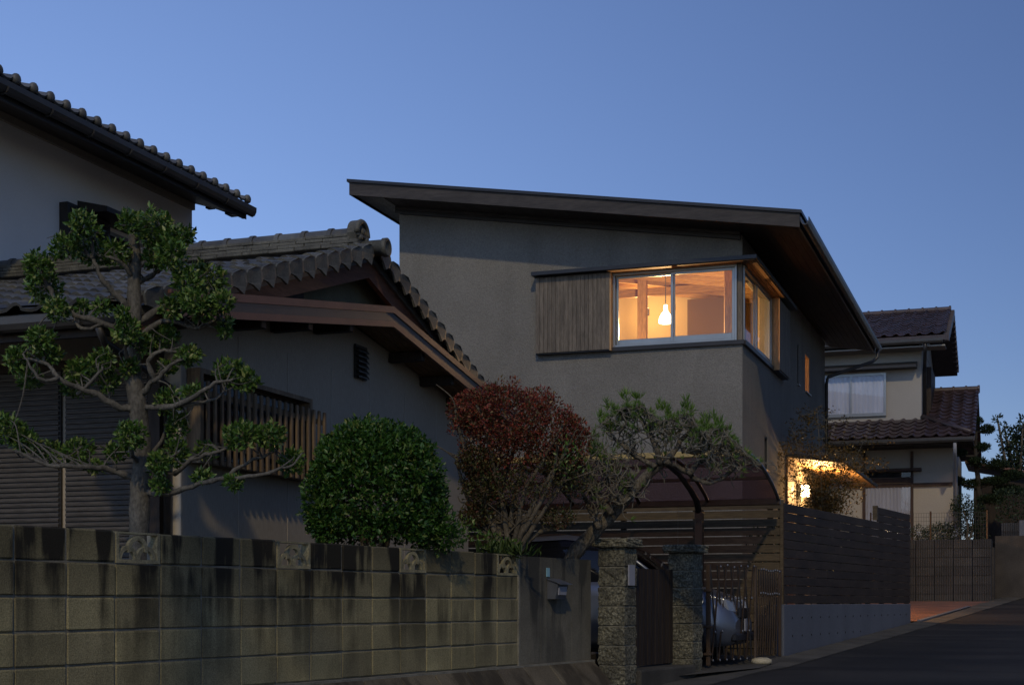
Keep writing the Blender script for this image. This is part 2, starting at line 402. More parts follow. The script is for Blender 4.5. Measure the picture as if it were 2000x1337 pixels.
def wall_cells(u0, u1, z0, z1, holes):
    """rectangles that cover a wall except its openings"""
    us = sorted({u0, u1} | {h[0] for h in holes} | {h[1] for h in holes}); outl = []
    for a, b in zip(us, us[1:]):
        m = (a + b) / 2; hs = sorted([h for h in holes if h[0] < m < h[1]], key=lambda h: h[2]); z = z0
        for h in hs:
            if h[2] > z + 1e-6: outl.append((a, b, z, h[2]))
            z = h[3]
        if z < z1 - 1e-6: outl.append((a, b, z, z1))
    return outl
# leaves ---------------------------------------------------------
def unit(a): return a / np.maximum(np.linalg.norm(a, axis=1, keepdims=True), 1e-9)
def leaf_geo(c, d, L, w=.5, fold=.15):
    """diamond leaves: centres c, directions d, lengths L"""
    n = len(c); d = unit(d); r = unit(np.cross(d, rng.normal(size=(n, 3)))); up = np.cross(r, d); L = np.asarray(L).reshape(-1, 1)
    mid = c + d * L * .45; q = up * L * fold
    V = np.stack([c, mid + r * L * w / 2 + q, c + d * L, mid - r * L * w / 2 + q], 1).reshape(-1, 3)
    i = np.arange(n) * 4
    Fc = np.concatenate([np.stack([i, i + 1, i + 2], 1), np.stack([i, i + 2, i + 3], 1)])
    return V, Fc
class Leaves:
    def __init__(s): s.V = []; s.F = []; s.n = 0
    def add(s, V, Fc): s.V.append(V); s.F.append(Fc + s.n); s.n += len(V)
    def blob(s, c, rad, n, size, shell=.55, out=.8, w=.5, up=.25, fold=.15):
        d = unit(rng.normal(size=(n, 3))); r = (shell ** 3 + (1 - shell ** 3) * rng.random((n, 1))) ** (1 / 3)
        p = np.asarray(c) + d * r * np.asarray(rad)
        ax = d * out + rng.normal(size=(n, 3)) * .6 + np.array([0, 0, up])
        s.add(*leaf_geo(p, ax, size * rng.uniform(.6, 1.25, n), w, fold))
    def build(s, name, material, parent):
        V = np.concatenate(s.V) - np.array(ORG[parent.name]); Fc = np.concatenate(s.F)
        me = bpy.data.meshes.new(name); me.vertices.add(len(V)); me.vertices.foreach_set('co', V.ravel())
        me.loops.add(len(Fc) * 3); me.loops.foreach_set('vertex_index', Fc.ravel().astype(np.int32))
        me.polygons.add(len(Fc)); me.polygons.foreach_set('loop_start', (np.arange(len(Fc)) * 3).astype(np.int32))
        me.update(calc_edges=True); me.materials.append(MATS[material])
        o = bpy.data.objects.new(name, me); COL.objects.link(o); o.parent = parent; ORG[o.name] = ORG[parent.name]
        return o
def smooth_path(pts, n=4):
    P = [Vector(p) for p in pts]; outp = []
    for i in range(len(P) - 1):
        p0, p1, p2, p3 = P[max(i - 1, 0)], P[i], P[i + 1], P[min(i + 2, len(P) - 1)]
        for k in range(n):
            u = k / n
            outp.append(.5 * ((2 * p1) + (p2 - p0) * u + (2 * p0 - 5 * p1 + 4 * p2 - p3) * u * u + (3 * p1 - p0 - 3 * p2 + p3) * u ** 3))
    outp.append(P[-1]); return outp
def limb(mb, pts, r0, r1, n=7, knob=.12, wob=.0):
    P = smooth_path(pts); k = len(P)
    P = [p + Vector((random.uniform(-wob, wob), random.uniform(-wob, wob), random.uniform(-wob, wob))) if 0 < i < k - 1 else p for i, p in enumerate(P)]
    mb.tube(P, [(r0 + (r1 - r0) * i / (k - 1)) * random.uniform(1 - knob, 1 + knob) for i in range(k)], n)
    return P

# ================================================================ the setting: ground and street
ys = [-60, -30, 0, 10, 18, 22, 26, 30, 35, 40, 50, 70, 200, 600]
struct(MB().sheet([[(x, y, gz(y) - .012) for x in (-400, -60, -20, 0, 20, 60, 400)] for y in ys]).build('ground', 'soil'))
P0 = Vector((-5.4365, 6.9168)); WD = Vector((.16556, .9862)); WNRM = Vector((.9862, -.16556))   # line of the block wall along the street
def W(t, n, z): p = P0 + WD * t + WNRM * n; return Vector((p.x, p.y, z))
WROT = Matrix(((WD.x, WNRM.x * -1, 0), (WD.y, -WNRM.y, 0), (0, 0, 1)))       # local x runs along the wall, local -y faces the street
FC, FE = Vector((-3.0, 19.29)), Vector((-1.92, 26.67))                        # timber fence: street corner and far end
FD = (FE - FC).normalized(); FN = Vector((FD.y, -FD.x))
def FP(s, n, z): p = FC + FD * s + FN * n; return Vector((p.x, p.y, z))
FLEN = (FE - FC).length
def edge_x(y):                               # left edge of the roadway
    if y < 17.5: return -5.0 + (y - 7) * .168
    if y < 26.7: return -2.86 + (y - 19.29) * .1463
    return -1.76 + (y - 26.7) * .16
yy = [-20, 0, 5, 8, 11, 14, 16.5, 17.5, 18.4, 19.3, 21, 23, 25, 26.7, 28, 30, 32, 34, 36, 40, 46, 60]
struct(MB().sheet([[(edge_x(y) + .42, y, gz(y) - .004), (edge_x(y) + 2.4, y, gz(y) + .012), (edge_x(y) + 9.5, y, gz(y) + .0)] for y in yy]).build('road', 'asphalt'))
es = struct(MB().sheet([[(edge_x(y) - .02, y, gz(y) + .002), (edge_x(y) + .46, y, gz(y) - .001)] for y in yy if y >= 14]).build('road_edge_strip', 'asphalt'))
y = 14.0
while y < 40:
    y1 = y + .6; dz = random.uniform(-.003, .003); q = [(edge_x(y + .006) - .015, y + .006), (edge_x(y + .006) + .43, y + .006), (edge_x(y1 - .006) + .43, y1 - .006), (edge_x(y1 - .006) - .015, y1 - .006)]
    MB().hexa([(a, b, gz(b) - .02) for a, b in q], [(a, b, gz(b) + (.016 if k in (0, 3) else .006) + dz) for k, (a, b) in enumerate(q)]).build('gutter_slab', 'road_edge', es); y = y1
g = MB()                                                        # forecourt under the carport, the raised gardens, the house plots
g.add([(-9, 15.6, -.74), (-3.55, 15.6, -.80), (-2.95, 17.2, -.775), (-2.78, 19.25, -.70), (-9, 19.25, -.72)], [(0, 1, 2, 3, 4)])
struct(g.build('forecourt', 'road_edge'))
g = MB().prism([(-14, 4, -1.6), W(-3, -.13, -1.6), W(7.6, -.13, -1.6), (-4.3, 15.55, -1.6), (-14, 15.55, -1.6)], (0, 0, 1.05))
struct(g.build('neighbour_garden_ground', 'soil'))
g = MB().prism([(-14, 19.5, -1.2), (-3.1, 19.5, -1.2), (-2.08, 26.6, -1.2), (-2.2, 33.4, -1.2), (-14, 33.4, -1.2)], (0, 0, 1.0))
struct(g.build('house_plot_ground', 'soil'))
g = MB()
g.sheet([[(-3.3, y, gz(y) + .02), (edge_x(y) + .02, y, gz(y) + .016)] for y in (26.75, 28, 30, 32, 33.2)])
struct(g.build('entrance_paving', 'paving'))
k = MB().hexa([(edge_x(y) + dx, y, gz(y) + .016) for y, dx in ((26.7, -.02), (26.7, .06), (31, .03), (31, -.02))], [(edge_x(y) + dx, y, gz(y) + .04) for y, dx in ((26.7, -.02), (26.7, .06), (31, .06), (31, -.02))])
struct(k.build('paving_edging', 'concrete'))
struct(B(-16, -.62, 33.66, 60, -.3, 1.2).build('far_garden_ground', 'soil'))
struct(B(-.62, 20, 34.9, 60, -.3, 1.5).build('upper_garden_ground', 'soil'))

# ================================================================ the new house with the lit corner window
HX0, HX1, HY0, HY1 = -9.42, -3.915, 21.411, 30.84
def rz(x): return 5.40 + .157 * (HX1 - x)                      # underside of the roof
hs = thing('stucco_house', 'grey stucco house with sloping shed roof and glowing corner window', 'house', (-6.6, 25, -.2))
w = MB()
WZ0, WZ1, WXL, WYR = 3.86, 4.985, -5.90, 23.95               # corner window opening
T = .18
def slope_prism(m, x0, x1, y0, y1, z0):
    m.add([(x0, y0, z0), (x1, y0, z0), (x1, y0, rz(x1)), (x0, y0, rz(x0)), (x0, y1, z0), (x1, y1, z0), (x1, y1, rz(x1)), (x0, y1, rz(x0))],
          [(0, 1, 2, 3), (7, 6, 5, 4), (0, 4, 5, 1), (1, 5, 6, 2), (2, 6, 7, 3), (3, 7, 4, 0)])
slope_prism(w, HX0, WXL, HY0, HY0 + T, -.3)
w.box(WXL, HX1, HY0, HY0 + T, -.3, WZ0); slope_prism(w, WXL, HX1, HY0, HY0 + T, WZ1)
slope_prism(w, HX0, HX1, HY1 - T, HY1, -.3)
w.prism([(HX0, HY0 + T, -.3), (HX0, HY1 - T, -.3), (HX0, HY1 - T, rz(HX0)), (HX0, HY0 + T, rz(HX0))], (T, 0, 0))
SLITS = [(26.93, 27.10, 3.99, 4.74), (27.95, 28.55, 4.0, 4.72), (23.35, 23.66, 2.12, 2.66)]
for (u0, u1, z0, z1) in wall_cells(HY0 + T, HY1 - T, -.3, rz(HX1), [(HY0 + T, WYR, WZ0, WZ1), (26.72, 27.42, -.3, 2.2)] + SLITS):
    w.box(HX1 - T, HX1, u0, u1, z0, z1)
w.build('wall', 'stucco', hs)
# roof
OF, OR, OL, OB = .80, .95, .50, .75
rx0, rx1, ry0, ry1 = HX0 - OL, HX1 + OR, HY0 - OF, HY1 + OB
def roof_slab(x0, x1, y0, y1, d0, d1):
    return MB().add([(x, y, rz(x) + d) for d in (d0, d1) for (x, y) in ((x0, y0), (x1, y0), (x1, y1), (x0, y1))],
                    [(3, 2, 1, 0), (4, 5, 6, 7), (0, 1, 5, 4), (1, 2, 6, 5), (2, 3, 7, 6), (3, 0, 4, 7)])
roof = roof_slab(rx0 - .03, rx1 + .03, ry0 - .03, ry1 + .03, .19, .235).build('roof', 'roof_metal', hs)
roof_slab(rx0 + .03, rx1 - .04, ry0 + .03, ry1 - .03, .05, .19).build('roof_core', 'dark_metal', roof)
roof_slab(rx0, rx1, ry0, ry0 + .03, -.005, .19).build('fascia', 'fascia_wood', roof)
roof_slab(rx0, rx0 + .03, ry0 + .03, ry1, -.005, .19).build('fascia', 'fascia_wood', roof)
roof_slab(rx1 - .03, rx1, ry0 + .03, ry1, -.005, .19).build('fascia', 'dark_metal', roof)
# soffit boards: grey boards under the high verge, dark boards along the low eave
n = 24
me = None
for i in range(4):
    y0 = ry0 + .03 + i * (OF - .03) / 4; y1 = y0 + (OF - .03) / 4 - .005
    roof_slab(HX0 + .02, rx1 - .03, y0, y1, .03, .05).build('soffit_board', 'dark_soffit', roof)
for i in range(8):
    x0 = HX1 + .0 + i * (OR - .03) / 8; x1 = x0 + (OR - .03) / 8 - .005
    roof_slab(x0, x1, HY0, ry1 - .03, .03, .05).build('soffit_board', 'dark_soffit', roof)
for i in range(4):
    x0 = rx0 + .03 + i * (OL - .03) / 4; x1 = x0 + (OL - .03) / 4 - .005
    roof_slab(x0, x1, ry0 + .03, ry1 - .03, .028, .05).build('soffit_board', 'grey_soffit', roof)
roof_slab(HX0 - .05, HX1 - .02, HY0 - .06, HY0 - .003, -.075, .028).build('wall_head_trim', 'dark_metal', hs)
roof_slab(HX0 - .03, HX1 - .02, HY0 - .10, HY0 - .063, -.02, .028).build('wall_head_trim', 'fascia_wood', hs)
# gutter on the low eave and its pipe back to the wall
gx, gzz = rx1 + .075, rz(rx1) + .07
prof = [(-.06, .055), (-.057, .0), (-.035, -.04), (0, -.055), (.035, -.04), (.057, 0), (.06, .055), (.05, .055), (.048, .005), (.03, -.03), (0, -.042), (-.03, -.03), (-.048, .005), (-.05, .055)]
gut = MB().prism([(gx + a, ry0 - .02, gzz + b) for a, b in prof], (0, ry1 - ry0 + .05, 0)).build('gutter', 'gutter_metal', hs)
MB().tube([(gx, ry1 - .25, gzz - .05), (gx, ry1 - .25, gzz - .2), (gx - .1, ry1 - .3, gzz - .3), (HX1 + .1, HY1 - .25, gzz - .68), (HX1 + .06, HY1 - .2, gzz - .8), (HX1 + .06, HY1 - .2, .2)], .035, 8).build('downpipe', 'gutter_metal', hs, True)
# canopy over the corner window
CZ, CO = 4.99, .25
cn = MB()
cn.prism([(-7.12, HY0 - CO, CZ), (HX1 + CO, HY0 - CO, CZ), (HX1 + CO, 25.2, CZ), (HX1 + .004, 25.2, CZ), (HX1 + .004, HY0 - .004, CZ), (-7.12, HY0 - .004, CZ)], (0, 0, .055))
can = cn.build('window_canopy', 'roof_metal', hs)
for i in range(3):
    y0 = HY0 - CO + .03 + i * .072
    B(-5.95 if i else -5.93, HX1 + .004, y0, y0 + .068, CZ - .014, CZ - .002).build('canopy_soffit_board', 'soffit_wood_x', can)
    x0 = HX1 + .008 + i * .072
    B(x0, x0 + .068, HY0 - CO + .03, 24.0, CZ - .014, CZ - .002).build('canopy_soffit_board', 'soffit_wood', can)
# boarded shutter pockets either side of the window
sp = B(-7.085, WXL - .01, HY0 - .11, HY0 - .003, 3.80, CZ - .003).build('shutter_box', 'dark_metal', hs)
n = 18; bw = (7.085 + WXL - .01) / n
bme = MB().cbox(0, bw - .002, -.018, 0, 3.815, CZ - .02, .004).mesh('shutter_board', 'panel_wood')
for i in range(n): piece('shutter_board', bme, sp, (-7.083 + i * bw, HY0 - .11 - random.uniform(0, .003), 0))
B(WXL - .01, WXL + .012, HY0 - .12, HY0 - .003, 3.80, CZ - .003).build('jamb_board', 'timber_post', sp)
sp2 = B(HX1 + .003, HX1 + .12, 24.02, 25.15, 3.80, CZ - .003).build('shutter_box', 'dark_metal', hs)
bme = MB().cbox(0, .018, 0, 1.13 / 10 - .006, 3.815, CZ - .02, .004).mesh('shutter_board', 'panel_wood')
for i in range(10): piece('shutter_board', bme, sp2, (HX1 + .12, 24.02 + i * .113, 0))
B(HX1 + .003, HX1 + .14, 23.985, 24.018, 3.80, CZ - .003).build('jamb_board', 'timber_post', sp2)
B(HX1 - .075, HX1 - .004, HY0 + .004, HY0 + .075, WZ0 - .0, CZ - .003).build('corner_post', 'panel_wood', hs)
B(WXL - .01, HX1 + .03, HY0 - .05, HY0 - .003, 3.795, 3.857).build('sill', 'dark_metal', hs)
B(HX1 + .003, HX1 + .05, HY0 - .05 + .05, WYR + .04, 3.795, 3.857).build('sill', 'dark_metal', hs)
# front window: aluminium frame with two sliding sashes
win = thing_dummy = None
def sash(parent, x0, x1, y, z0, z1, st, rail, name='sash', axis='x', material='aluminium', glass='glass'):
    m = MB(); d = .03
    def bx(u0, u1, v0, v1):
        if axis == 'x': m.cbox(u0, u1, y, y + d, v0, v1, .003)
        else: m.cbox(y - d, y, u0, u1, v0, v1, .003)
    bx(x0, x0 + st, z0, z1); bx(x1 - st, x1, z0, z1); bx(x0 + st, x1 - st, z0, z0 + rail); bx(x0 + st, x1 - st, z1 - st, z1)
    s_ = m.build(name, material, parent)
    g_ = MB(); q = y + d / 2 if axis == 'x' else y - d / 2
    if axis == 'x': g_.box(x0 + st, x1 - st, q - .003, q + .003, z0 + rail, z1 - st)
    else: g_.box(q - .003, q + .003, x0 + st, x1 - st, z0 + rail, z1 - st)
    g_.build('pane', glass, s_); return s_
fx0, fx1 = WXL + .014, HX1 - .08
m = MB()
m.cbox(fx0, fx0 + .035, HY0 - .02, HY0 + .1, WZ0, WZ1, .003); m.cbox(fx1 - .035, fx1, HY0 - .02, HY0 + .1, WZ0, WZ1, .003)
m.cbox(fx0 + .035, fx1 - .035, HY0 - .02, HY0 + .1, WZ0, WZ0 + .03, .003); m.cbox(fx0 + .035, fx1 - .035, HY0 - .02, HY0 + .1, WZ1 - .045, WZ1, .003)
wf = m.build('window_frame', 'aluminium', hs)
mid = -4.97
sash(wf, fx0 + .037, mid + .03, HY0 + .05, WZ0 + .032, WZ1 - .047, .035, .085)
sash(wf, mid - .025, fx1 - .037, HY0 + .004, WZ0 + .032, WZ1 - .047, .04, .085)
MB().cbox(mid + .0, mid + .03, HY0 + .082, HY0 + .1, 4.38, 4.47, .005).build('window_latch', 'black_metal', wf)
m = MB(); fy0, fy1 = HY0 + .08, WYR
m.cbox(HX1 - .1, HX1 + .02, fy0, fy0 + .035, WZ0, WZ1, .003); m.cbox(HX1 - .1, HX1 + .02, fy1 - .035, fy1, WZ0, WZ1, .003)
m.cbox(HX1 - .1, HX1 + .02, fy0 + .035, fy1 - .035, WZ0, WZ0 + .03, .003); m.cbox(HX1 - .1, HX1 + .02, fy0 + .035, fy1 - .035, WZ1 - .045, WZ1, .003)
wf2 = m.build('window_frame', 'aluminium', hs)
sash(wf2, fy0 + .037, 22.72, HX1 - .04, WZ0 + .032, WZ1 - .047, .035, .07, axis='y')
sash(wf2, 22.68, fy1 - .037, HX1 - .002, WZ0 + .032, WZ1 - .047, .035, .07, axis='y')
# narrow side windows
for i, (u0, u1, z0, z1) in enumerate(SLITS):
    m = MB(); e = .022
    m.box(HX1 - .1, HX1 - .01, u0, u0 + e, z0, z1); m.box(HX1 - .1, HX1 - .01, u1 - e, u1, z0, z1)
    m.box(HX1 - .1, HX1 - .01, u0 + e, u1 - e, z0, z0 + e); m.box(HX1 - .1, HX1 - .01, u0 + e, u1 - e, z1 - e, z1)
    f_ = m.build('slit_window', 'timber_post' if i == 1 else 'dark_metal', hs)
    B(HX1 - .06, HX1 - .054, u0 + e, u1 - e, z0 + e, z1 - e).build('pane', 'glass' if i == 1 else 'glass_dark', f_)
    B(HX1 - .02, HX1 + .035, u0 - .02, u1 + .02, z0 - .022, z0 - .002).build('sill', 'aluminium', f_)
# porch: lean-to roof along the side wall
PX, PY0, PY1, PZ = HX1 + 1.02, 25.55, 31.4, 2.40
pr = MB().add([(HX1 + .002, PY0, PZ + .2), (PX, PY0, PZ + .06), (PX, PY1, PZ + .06), (HX1 + .002, PY1, PZ + .2), (HX1 + .002, PY0, PZ + .14), (PX, PY0, PZ), (PX, PY1, PZ), (HX1 + .002, PY1, PZ + .14)],
              [(0, 1, 2, 3), (7, 6, 5, 4), (4, 5, 1, 0), (5, 6, 2, 1), (6, 7, 3, 2), (7, 4, 0, 3)]).build('porch_roof', 'roof_metal', hs)
for i in range(9):
    x0 = HX1 + .01 + i * .11; x1 = x0 + .106; za = PZ + .138 - .14 * (x0 - HX1) / 1.02; zb = PZ + .138 - .14 * (x1 - HX1) / 1.02
    MB().add([(x0, PY0 + .02, za), (x1, PY0 + .02, zb), (x1, PY1 - .02, zb), (x0, PY1 - .02, za), (x0, PY0 + .02, za - .015), (x1, PY0 + .02, zb - .015), (x1, PY1 - .02, zb - .015), (x0, PY1 - .02, za - .015)],
             [(0, 1, 2, 3), (7, 6, 5, 4), (4, 5, 1, 0), (5, 6, 2, 1), (6, 7, 3, 2), (7, 4, 0, 3)]).build('porch_soffit_board', 'timber', pr)
dr = B(HX1 - .1, HX1 - .06, 26.73, 27.41, -.25, 2.195).build('door', 'dark_wood', hs)
MB().tube([(HX1 - .05, 27.3, .7), (HX1 - .02, 27.3, .7), (HX1 - .02, 27.3, 1.3), (HX1 - .05, 27.3, 1.3)], .012, 6).build('door_handle', 'aluminium', dr)
B(HX1 + .003, HX1 + .03, 25.6, 26.3, -.2, PZ + .1).build('door_side_cladding', 'brown_board', hs)
# room behind the window
FLZ = 2.95
IX0, IX1, IY0, IY1 = HX0 + T + .003, HX1 - T - .003, HY0 + T + .003, 26.3
B(IX0, IX1, IY0, HY1 - T - .003, FLZ - .2, FLZ).build('floor', 'floor_wood', hs)
B(IX0, IX1, IY1, IY1 + .1, FLZ, rz(IX0)).build('partition', 'plaster', hs)
B(IX0, IX0 + .02, IY0, IY1, FLZ, rz(IX0) - .01).build('inner_wall', 'plaster', hs)
for z0, z1 in ((FLZ, WZ0 - .003), (WZ1 + .003, rz(IX1))): B(IX1 - .02, IX1, IY0, WYR, z0, z1).build('inner_wall', 'plaster', hs)
B(IX1 - .02, IX1, WYR + .003, IY1, FLZ, rz(IX1)).build('inner_wall', 'plaster', hs)
ceil = roof_slab(IX0 - .1, IX1 + .1, IY0, HY1 - T, .02, .05).build('ceiling', 'timber', hs)
rme = MB().add([(x, y, rz(x) + d) for d in (-.14, .018) for (x, y) in ((IX0, -.03), (IX1 + .17, -.03), (IX1 + .17, .03), (IX0, .03))],
               [(3, 2, 1, 0), (4, 5, 6, 7), (0, 1, 5, 4), (1, 2, 6, 5), (2, 3, 7, 6), (3, 0, 4, 7)]).mesh('rafter', 'rafter_wood')
y = IY0 + .2
while y < IY1 - .1: piece('rafter', rme, ceil, (0, y, 0)); y += .44
MB().cbox(-6.43, -6.28, 25.0, 25.15, FLZ, 5.75, .005).build('column', 'timber_post', hs)
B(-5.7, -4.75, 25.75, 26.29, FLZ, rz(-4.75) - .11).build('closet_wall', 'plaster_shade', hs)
MB().cbox(-4.42, -4.28, 22.6, 22.74, FLZ, 5.4, .005).build('column', 'timber_post', hs)
B(IX0, IX1, 25.2, 25.28, 5.42, 5.56).build('tie_beam', 'timber', hs)
def point(name, loc, power, color, size, parent):
    l = bpy.data.lights.new(name, 'POINT'); l.energy = power; l.color = color; l.shadow_soft_size = size
    o = bpy.data.objects.new(name, l); COL.objects.link(o); o.parent = parent; o.location = Vector(loc) - ORG[parent.name]; return o
# pendant lamp
pc = aty(1300, 615, 22.75)
pd = thing('pendant_lamp', 'white bell shaped pendant lamp glowing inside the corner window', 'lamp', (pc.x, pc.y, pc.z - .14))
MB().tube([(pc.x, pc.y, pc.z + .13), (pc.x, pc.y, rz(pc.x) - .0)], .008, 6).build('cord', 'white_plastic', pd)
MB().lathe((pc.x, pc.y, pc.z), [(.02, .16), (.028, .15), (.035, .06), (.06, .03), (.095, -.03), (.108, -.09), (.108, -.125), (.1, -.13), (.1, -.09), (.02, .02)], 24).build('lamp_shade', 'lamp_glow', pd, True)
point('lamp_light', (pc.x, pc.y, pc.z - .22), 235, (1, .6, .25), .08, pd)
# lamp fixed behind the column, throwing light up on the rafters
bl = thing('column_lamp', 'hidden lamp behind the timber column brightening the rafters behind the pendant', 'lamp', (-6.36, 25.3, 5.2))
MB().cbox(-6.42, -6.3, 25.29, 25.36, 5.1, 5.22, .004).build('lamp_body', 'white_plastic', bl)
B(-6.41, -6.31, 25.3, 25.35, 5.222, 5.23).build('lamp_strip', 'strip_glow', bl)
point('lamp_light', (-6.5, 25.6, 5.3), 40, (1, .58, .2), .08, bl)
# lamp in the stair hall seen through the narrow window
hl = thing('hall_lamp', 'warm hall lamp lighting the narrow side window from inside', 'lamp', (-5.2, 28.3, 4.6))
MB().lathe((-5.2, 28.3, 4.7), [(.03, .12), (.1, .08), (.12, 0), (.08, -.08), (.02, -.1)], 16).build('lamp_shade', 'lamp_glow', hl, True)
MB().tube([(-5.2, 28.3, 4.8), (-5.2, 28.3, rz(-5.2) + .03)], .008, 6).build('cord', 'white_plastic', hl)
point('lamp_light', (-5.2, 28.3, 4.5), 60, (1, .52, .2), .1, hl)
# porch lamp
lp = atx(1574, 958, HX1 + .1)
el = thing('porch_lamp', 'square wall lamp glaring beside the front door under the porch roof', 'lamp', (HX1 + .01, lp.y, lp.z))
B(HX1 + .003, HX1 + .02, lp.y - .07, lp.y + .07, lp.z - .1, lp.z + .12).build('back_plate', 'dark_metal', el)
MB().cbox(HX1 + .022, HX1 + .16, lp.y - .1, lp.y + .1, lp.z - .1, lp.z + .1, .01).build('lamp_shade', 'entry_glow', el)
point('lamp_light', (HX1 + .3, lp.y, lp.z + .0), 230, (1, .55, .2), .1, el)

# ================================================================ tiled single-storey house next door
NX, NY0, NY1, RY = -6.427, 10.25, 16.7, 13.4
SLP = .315; SANG = math.atan(SLP); SCOS = math.cos(SANG)
def tz(y): return 3.50 - SLP * abs(y - RY)
nh = thing('tiled_house', 'old single storey house with grey tiled gable roof and brown eaves behind the block wall', 'house', (-8.5, 13.4, -.55))
def pan_tile(wd, ln, hgt, material, name):
    """interlocking roof tile: shallow pan with a roll on one side and a lip at the lower end"""
    xs = [0, .14, .34, .54, .68, .8, .92, 1.06]; zs = [.25, .02, -.12, .05, .55, .95, 1.0, .35]
    top = [(x * wd, 0, z * hgt + .028) for x, z in zip(xs, zs)]; back = [(x * wd, ln, z * hgt + .0) for x, z in zip(xs, zs)]
    lip = [(x * wd, .006, z * hgt + .002) for x, z in zip(xs, zs)]
    m = MB(); m.sheet([lip, top, back]); return m.mesh(name, material, smooth=False)
ROTF = Matrix.Rotation(SANG, 3, 'X'); ROTB = Matrix.Rotation(-SANG, 3, 'X')
EY0 = 9.28
# roof body under the tiles
rf = MB().prism([(-11.2, EY0 + .04, tz(EY0) - .0), (-11.2, RY, tz(RY)), (-11.2, 17.5, tz(17.5)), (-11.2, 17.5, tz(17.5) - .07), (-11.2, RY, tz(RY) - .07), (-11.2, EY0 + .04, tz(EY0) - .07)], (11.2 - 6.2, 0, 0)).build('roof', 'kawara', nh)
tme = pan_tile(.286, .31, .045, 'kawara', 'roof_tile')
rows = 16; step = (RY - .12 - EY0) / rows
for r_ in range(rows):
    for c_ in range(16):
        y = EY0 - .03 + r_ * step
        piece('roof_tile', tme, rf, (-10.93 + c_ * .286 + random.uniform(-.004, .004), y, tz(y) + .012 + random.uniform(0, .006)), Matrix.Rotation(SANG + random.uniform(-.015, .015), 3, 'X') @ Matrix.Rotation(random.uniform(-.012, .012), 3, 'Z'))
# verge tiles with pointed aprons down both arms of the gable
m = MB(); q = []
for k in range(7):
    a = math.pi * k / 6; q.append((-.075 * math.cos(a), .07 * math.sin(a)))
m.sheet([[(x + .0, .0, z + .022) for x, z in q], [(x, .29, z) for x, z in q]])
m.add([(0, 0, .022)] + [(x, 0, z + .022) for x, z in q], [tuple([0] + list(range(1, 8)))])
ap = [(.0, .03), (.03, .055), (.13, .07), (.23, .055), (.262, .03), (.262, -.05), (.2, -.075), (.131, -.135), (.062, -.075), (0, -.05)]
m.add([(.07 + .012 * (1 - abs(2 * y / .262 - 1)), y, z) for y, z in ap] + [(.088 + .02 * (1 - abs(2 * y / .262 - 1)), y, z) for y, z in ap],
      [tuple(range(10, 20)), tuple(range(9, -1, -1))] + [(i, (i + 1) % 10, 10 + (i + 1) % 10, 10 + i) for i in range(10)])
vme = m.mesh('verge_tile', 'kawara_old')
for r_ in range(rows):
    y = EY0 - .02 + r_ * step; piece('verge_tile', vme, rf, (-6.20, y, tz(y) + .045), ROTF @ Matrix.Rotation(random.uniform(-.02, .02), 3, 'Z'))
    y = 17.45 - r_ * step - .26; piece('verge_tile', vme, rf, (-6.20, y, tz(y) + .045), ROTB @ Matrix.Rotation(random.uniform(-.02, .02), 3, 'Z'))
# ridge: courses of flat tiles, round caps with bands, end ornament
for k, (hw, zz) in enumerate(((.175, .05), (.155, .088), (.14, .126), (.125, .164))):
    fme = MB().cbox(0, .296, -hw, hw, 0, .034, .006).mesh('ridge_course_tile', 'kawara_old')
    for i in range(15): piece('ridge_course_tile', fme, rf, (-10.78 + i * .3 + (k % 2) * .1 - .1, RY, 3.5 + zz + random.uniform(0, .004)), (random.uniform(-.02, .02), 0, random.uniform(-.01, .01)))
m = MB()
arc = [(.085 * math.cos(math.pi * k / 8), .085 * math.sin(math.pi * k / 8)) for k in range(9)]
m.sheet([[(0, y, z) for y, z in arc], [(.3, y, z) for y, z in arc]])
arc2 = [(y * 1.16, z * 1.16) for y, z in arc]
m.sheet([[(-.012, y * .95, z * .95) for y, z in arc2], [(-.012, y, z) for y, z in arc2], [(.035, y, z) for y, z in arc2], [(.035, y * .9, z * .9) for y, z in arc2]])
cme = m.mesh('ridge_cap', 'kawara', smooth=False)
for i in range(15): piece('ridge_cap', cme, rf, (-10.85 + i * .3, RY, 3.5 + .196))
OX = -6.36
om = MB(); ol = []
for k in range(13):
    a = math.pi * k / 12; ol.append((.15 * math.cos(a), .15 * math.sin(a)))
outl = [(.17, -.18), (.125, -.07)] + ol + [(-.125, -.07), (-.17, -.18)]
om.prism([(OX - .05, RY + y, 3.70 + z) for y, z in outl], (.1, 0, 0))
for k in range(13):
    pass
orn = om.build('ridge_end_ornament', 'kawara_old', rf, bevel=.012)
om = MB()
om.tube([(OX + .055, RY + .132 * math.cos(math.pi * k / 12), 3.70 + .132 * math.sin(math.pi * k / 12)) for k in range(13)], .028, 8)
om.build('ornament_rim', 'kawara_old', orn, True)
om = MB()
for y, z, r_ in ((0, .03, .042), (.07, -.04, .035), (-.07, -.04, .035), (.125, -.13, .042), (-.125, -.13, .042)): om.lathe((OX + .03, RY + y, 3.70 + z), [(r_, 0), (r_ * .95, .04), (r_ * .6, .055), (.005, .06)], 10, 'x')
om.build('ornament_boss', 'kawara_old', orn, True)
om = MB(); om.lathe((OX + .05, RY, 3.555), [(.082, 0), (.082, .24), (.095, .245), (.095, .29), (.07, .295), (.06, .28)], 16, 'x'); om.build('round_end_tile', 'kawara_old', rf, True)
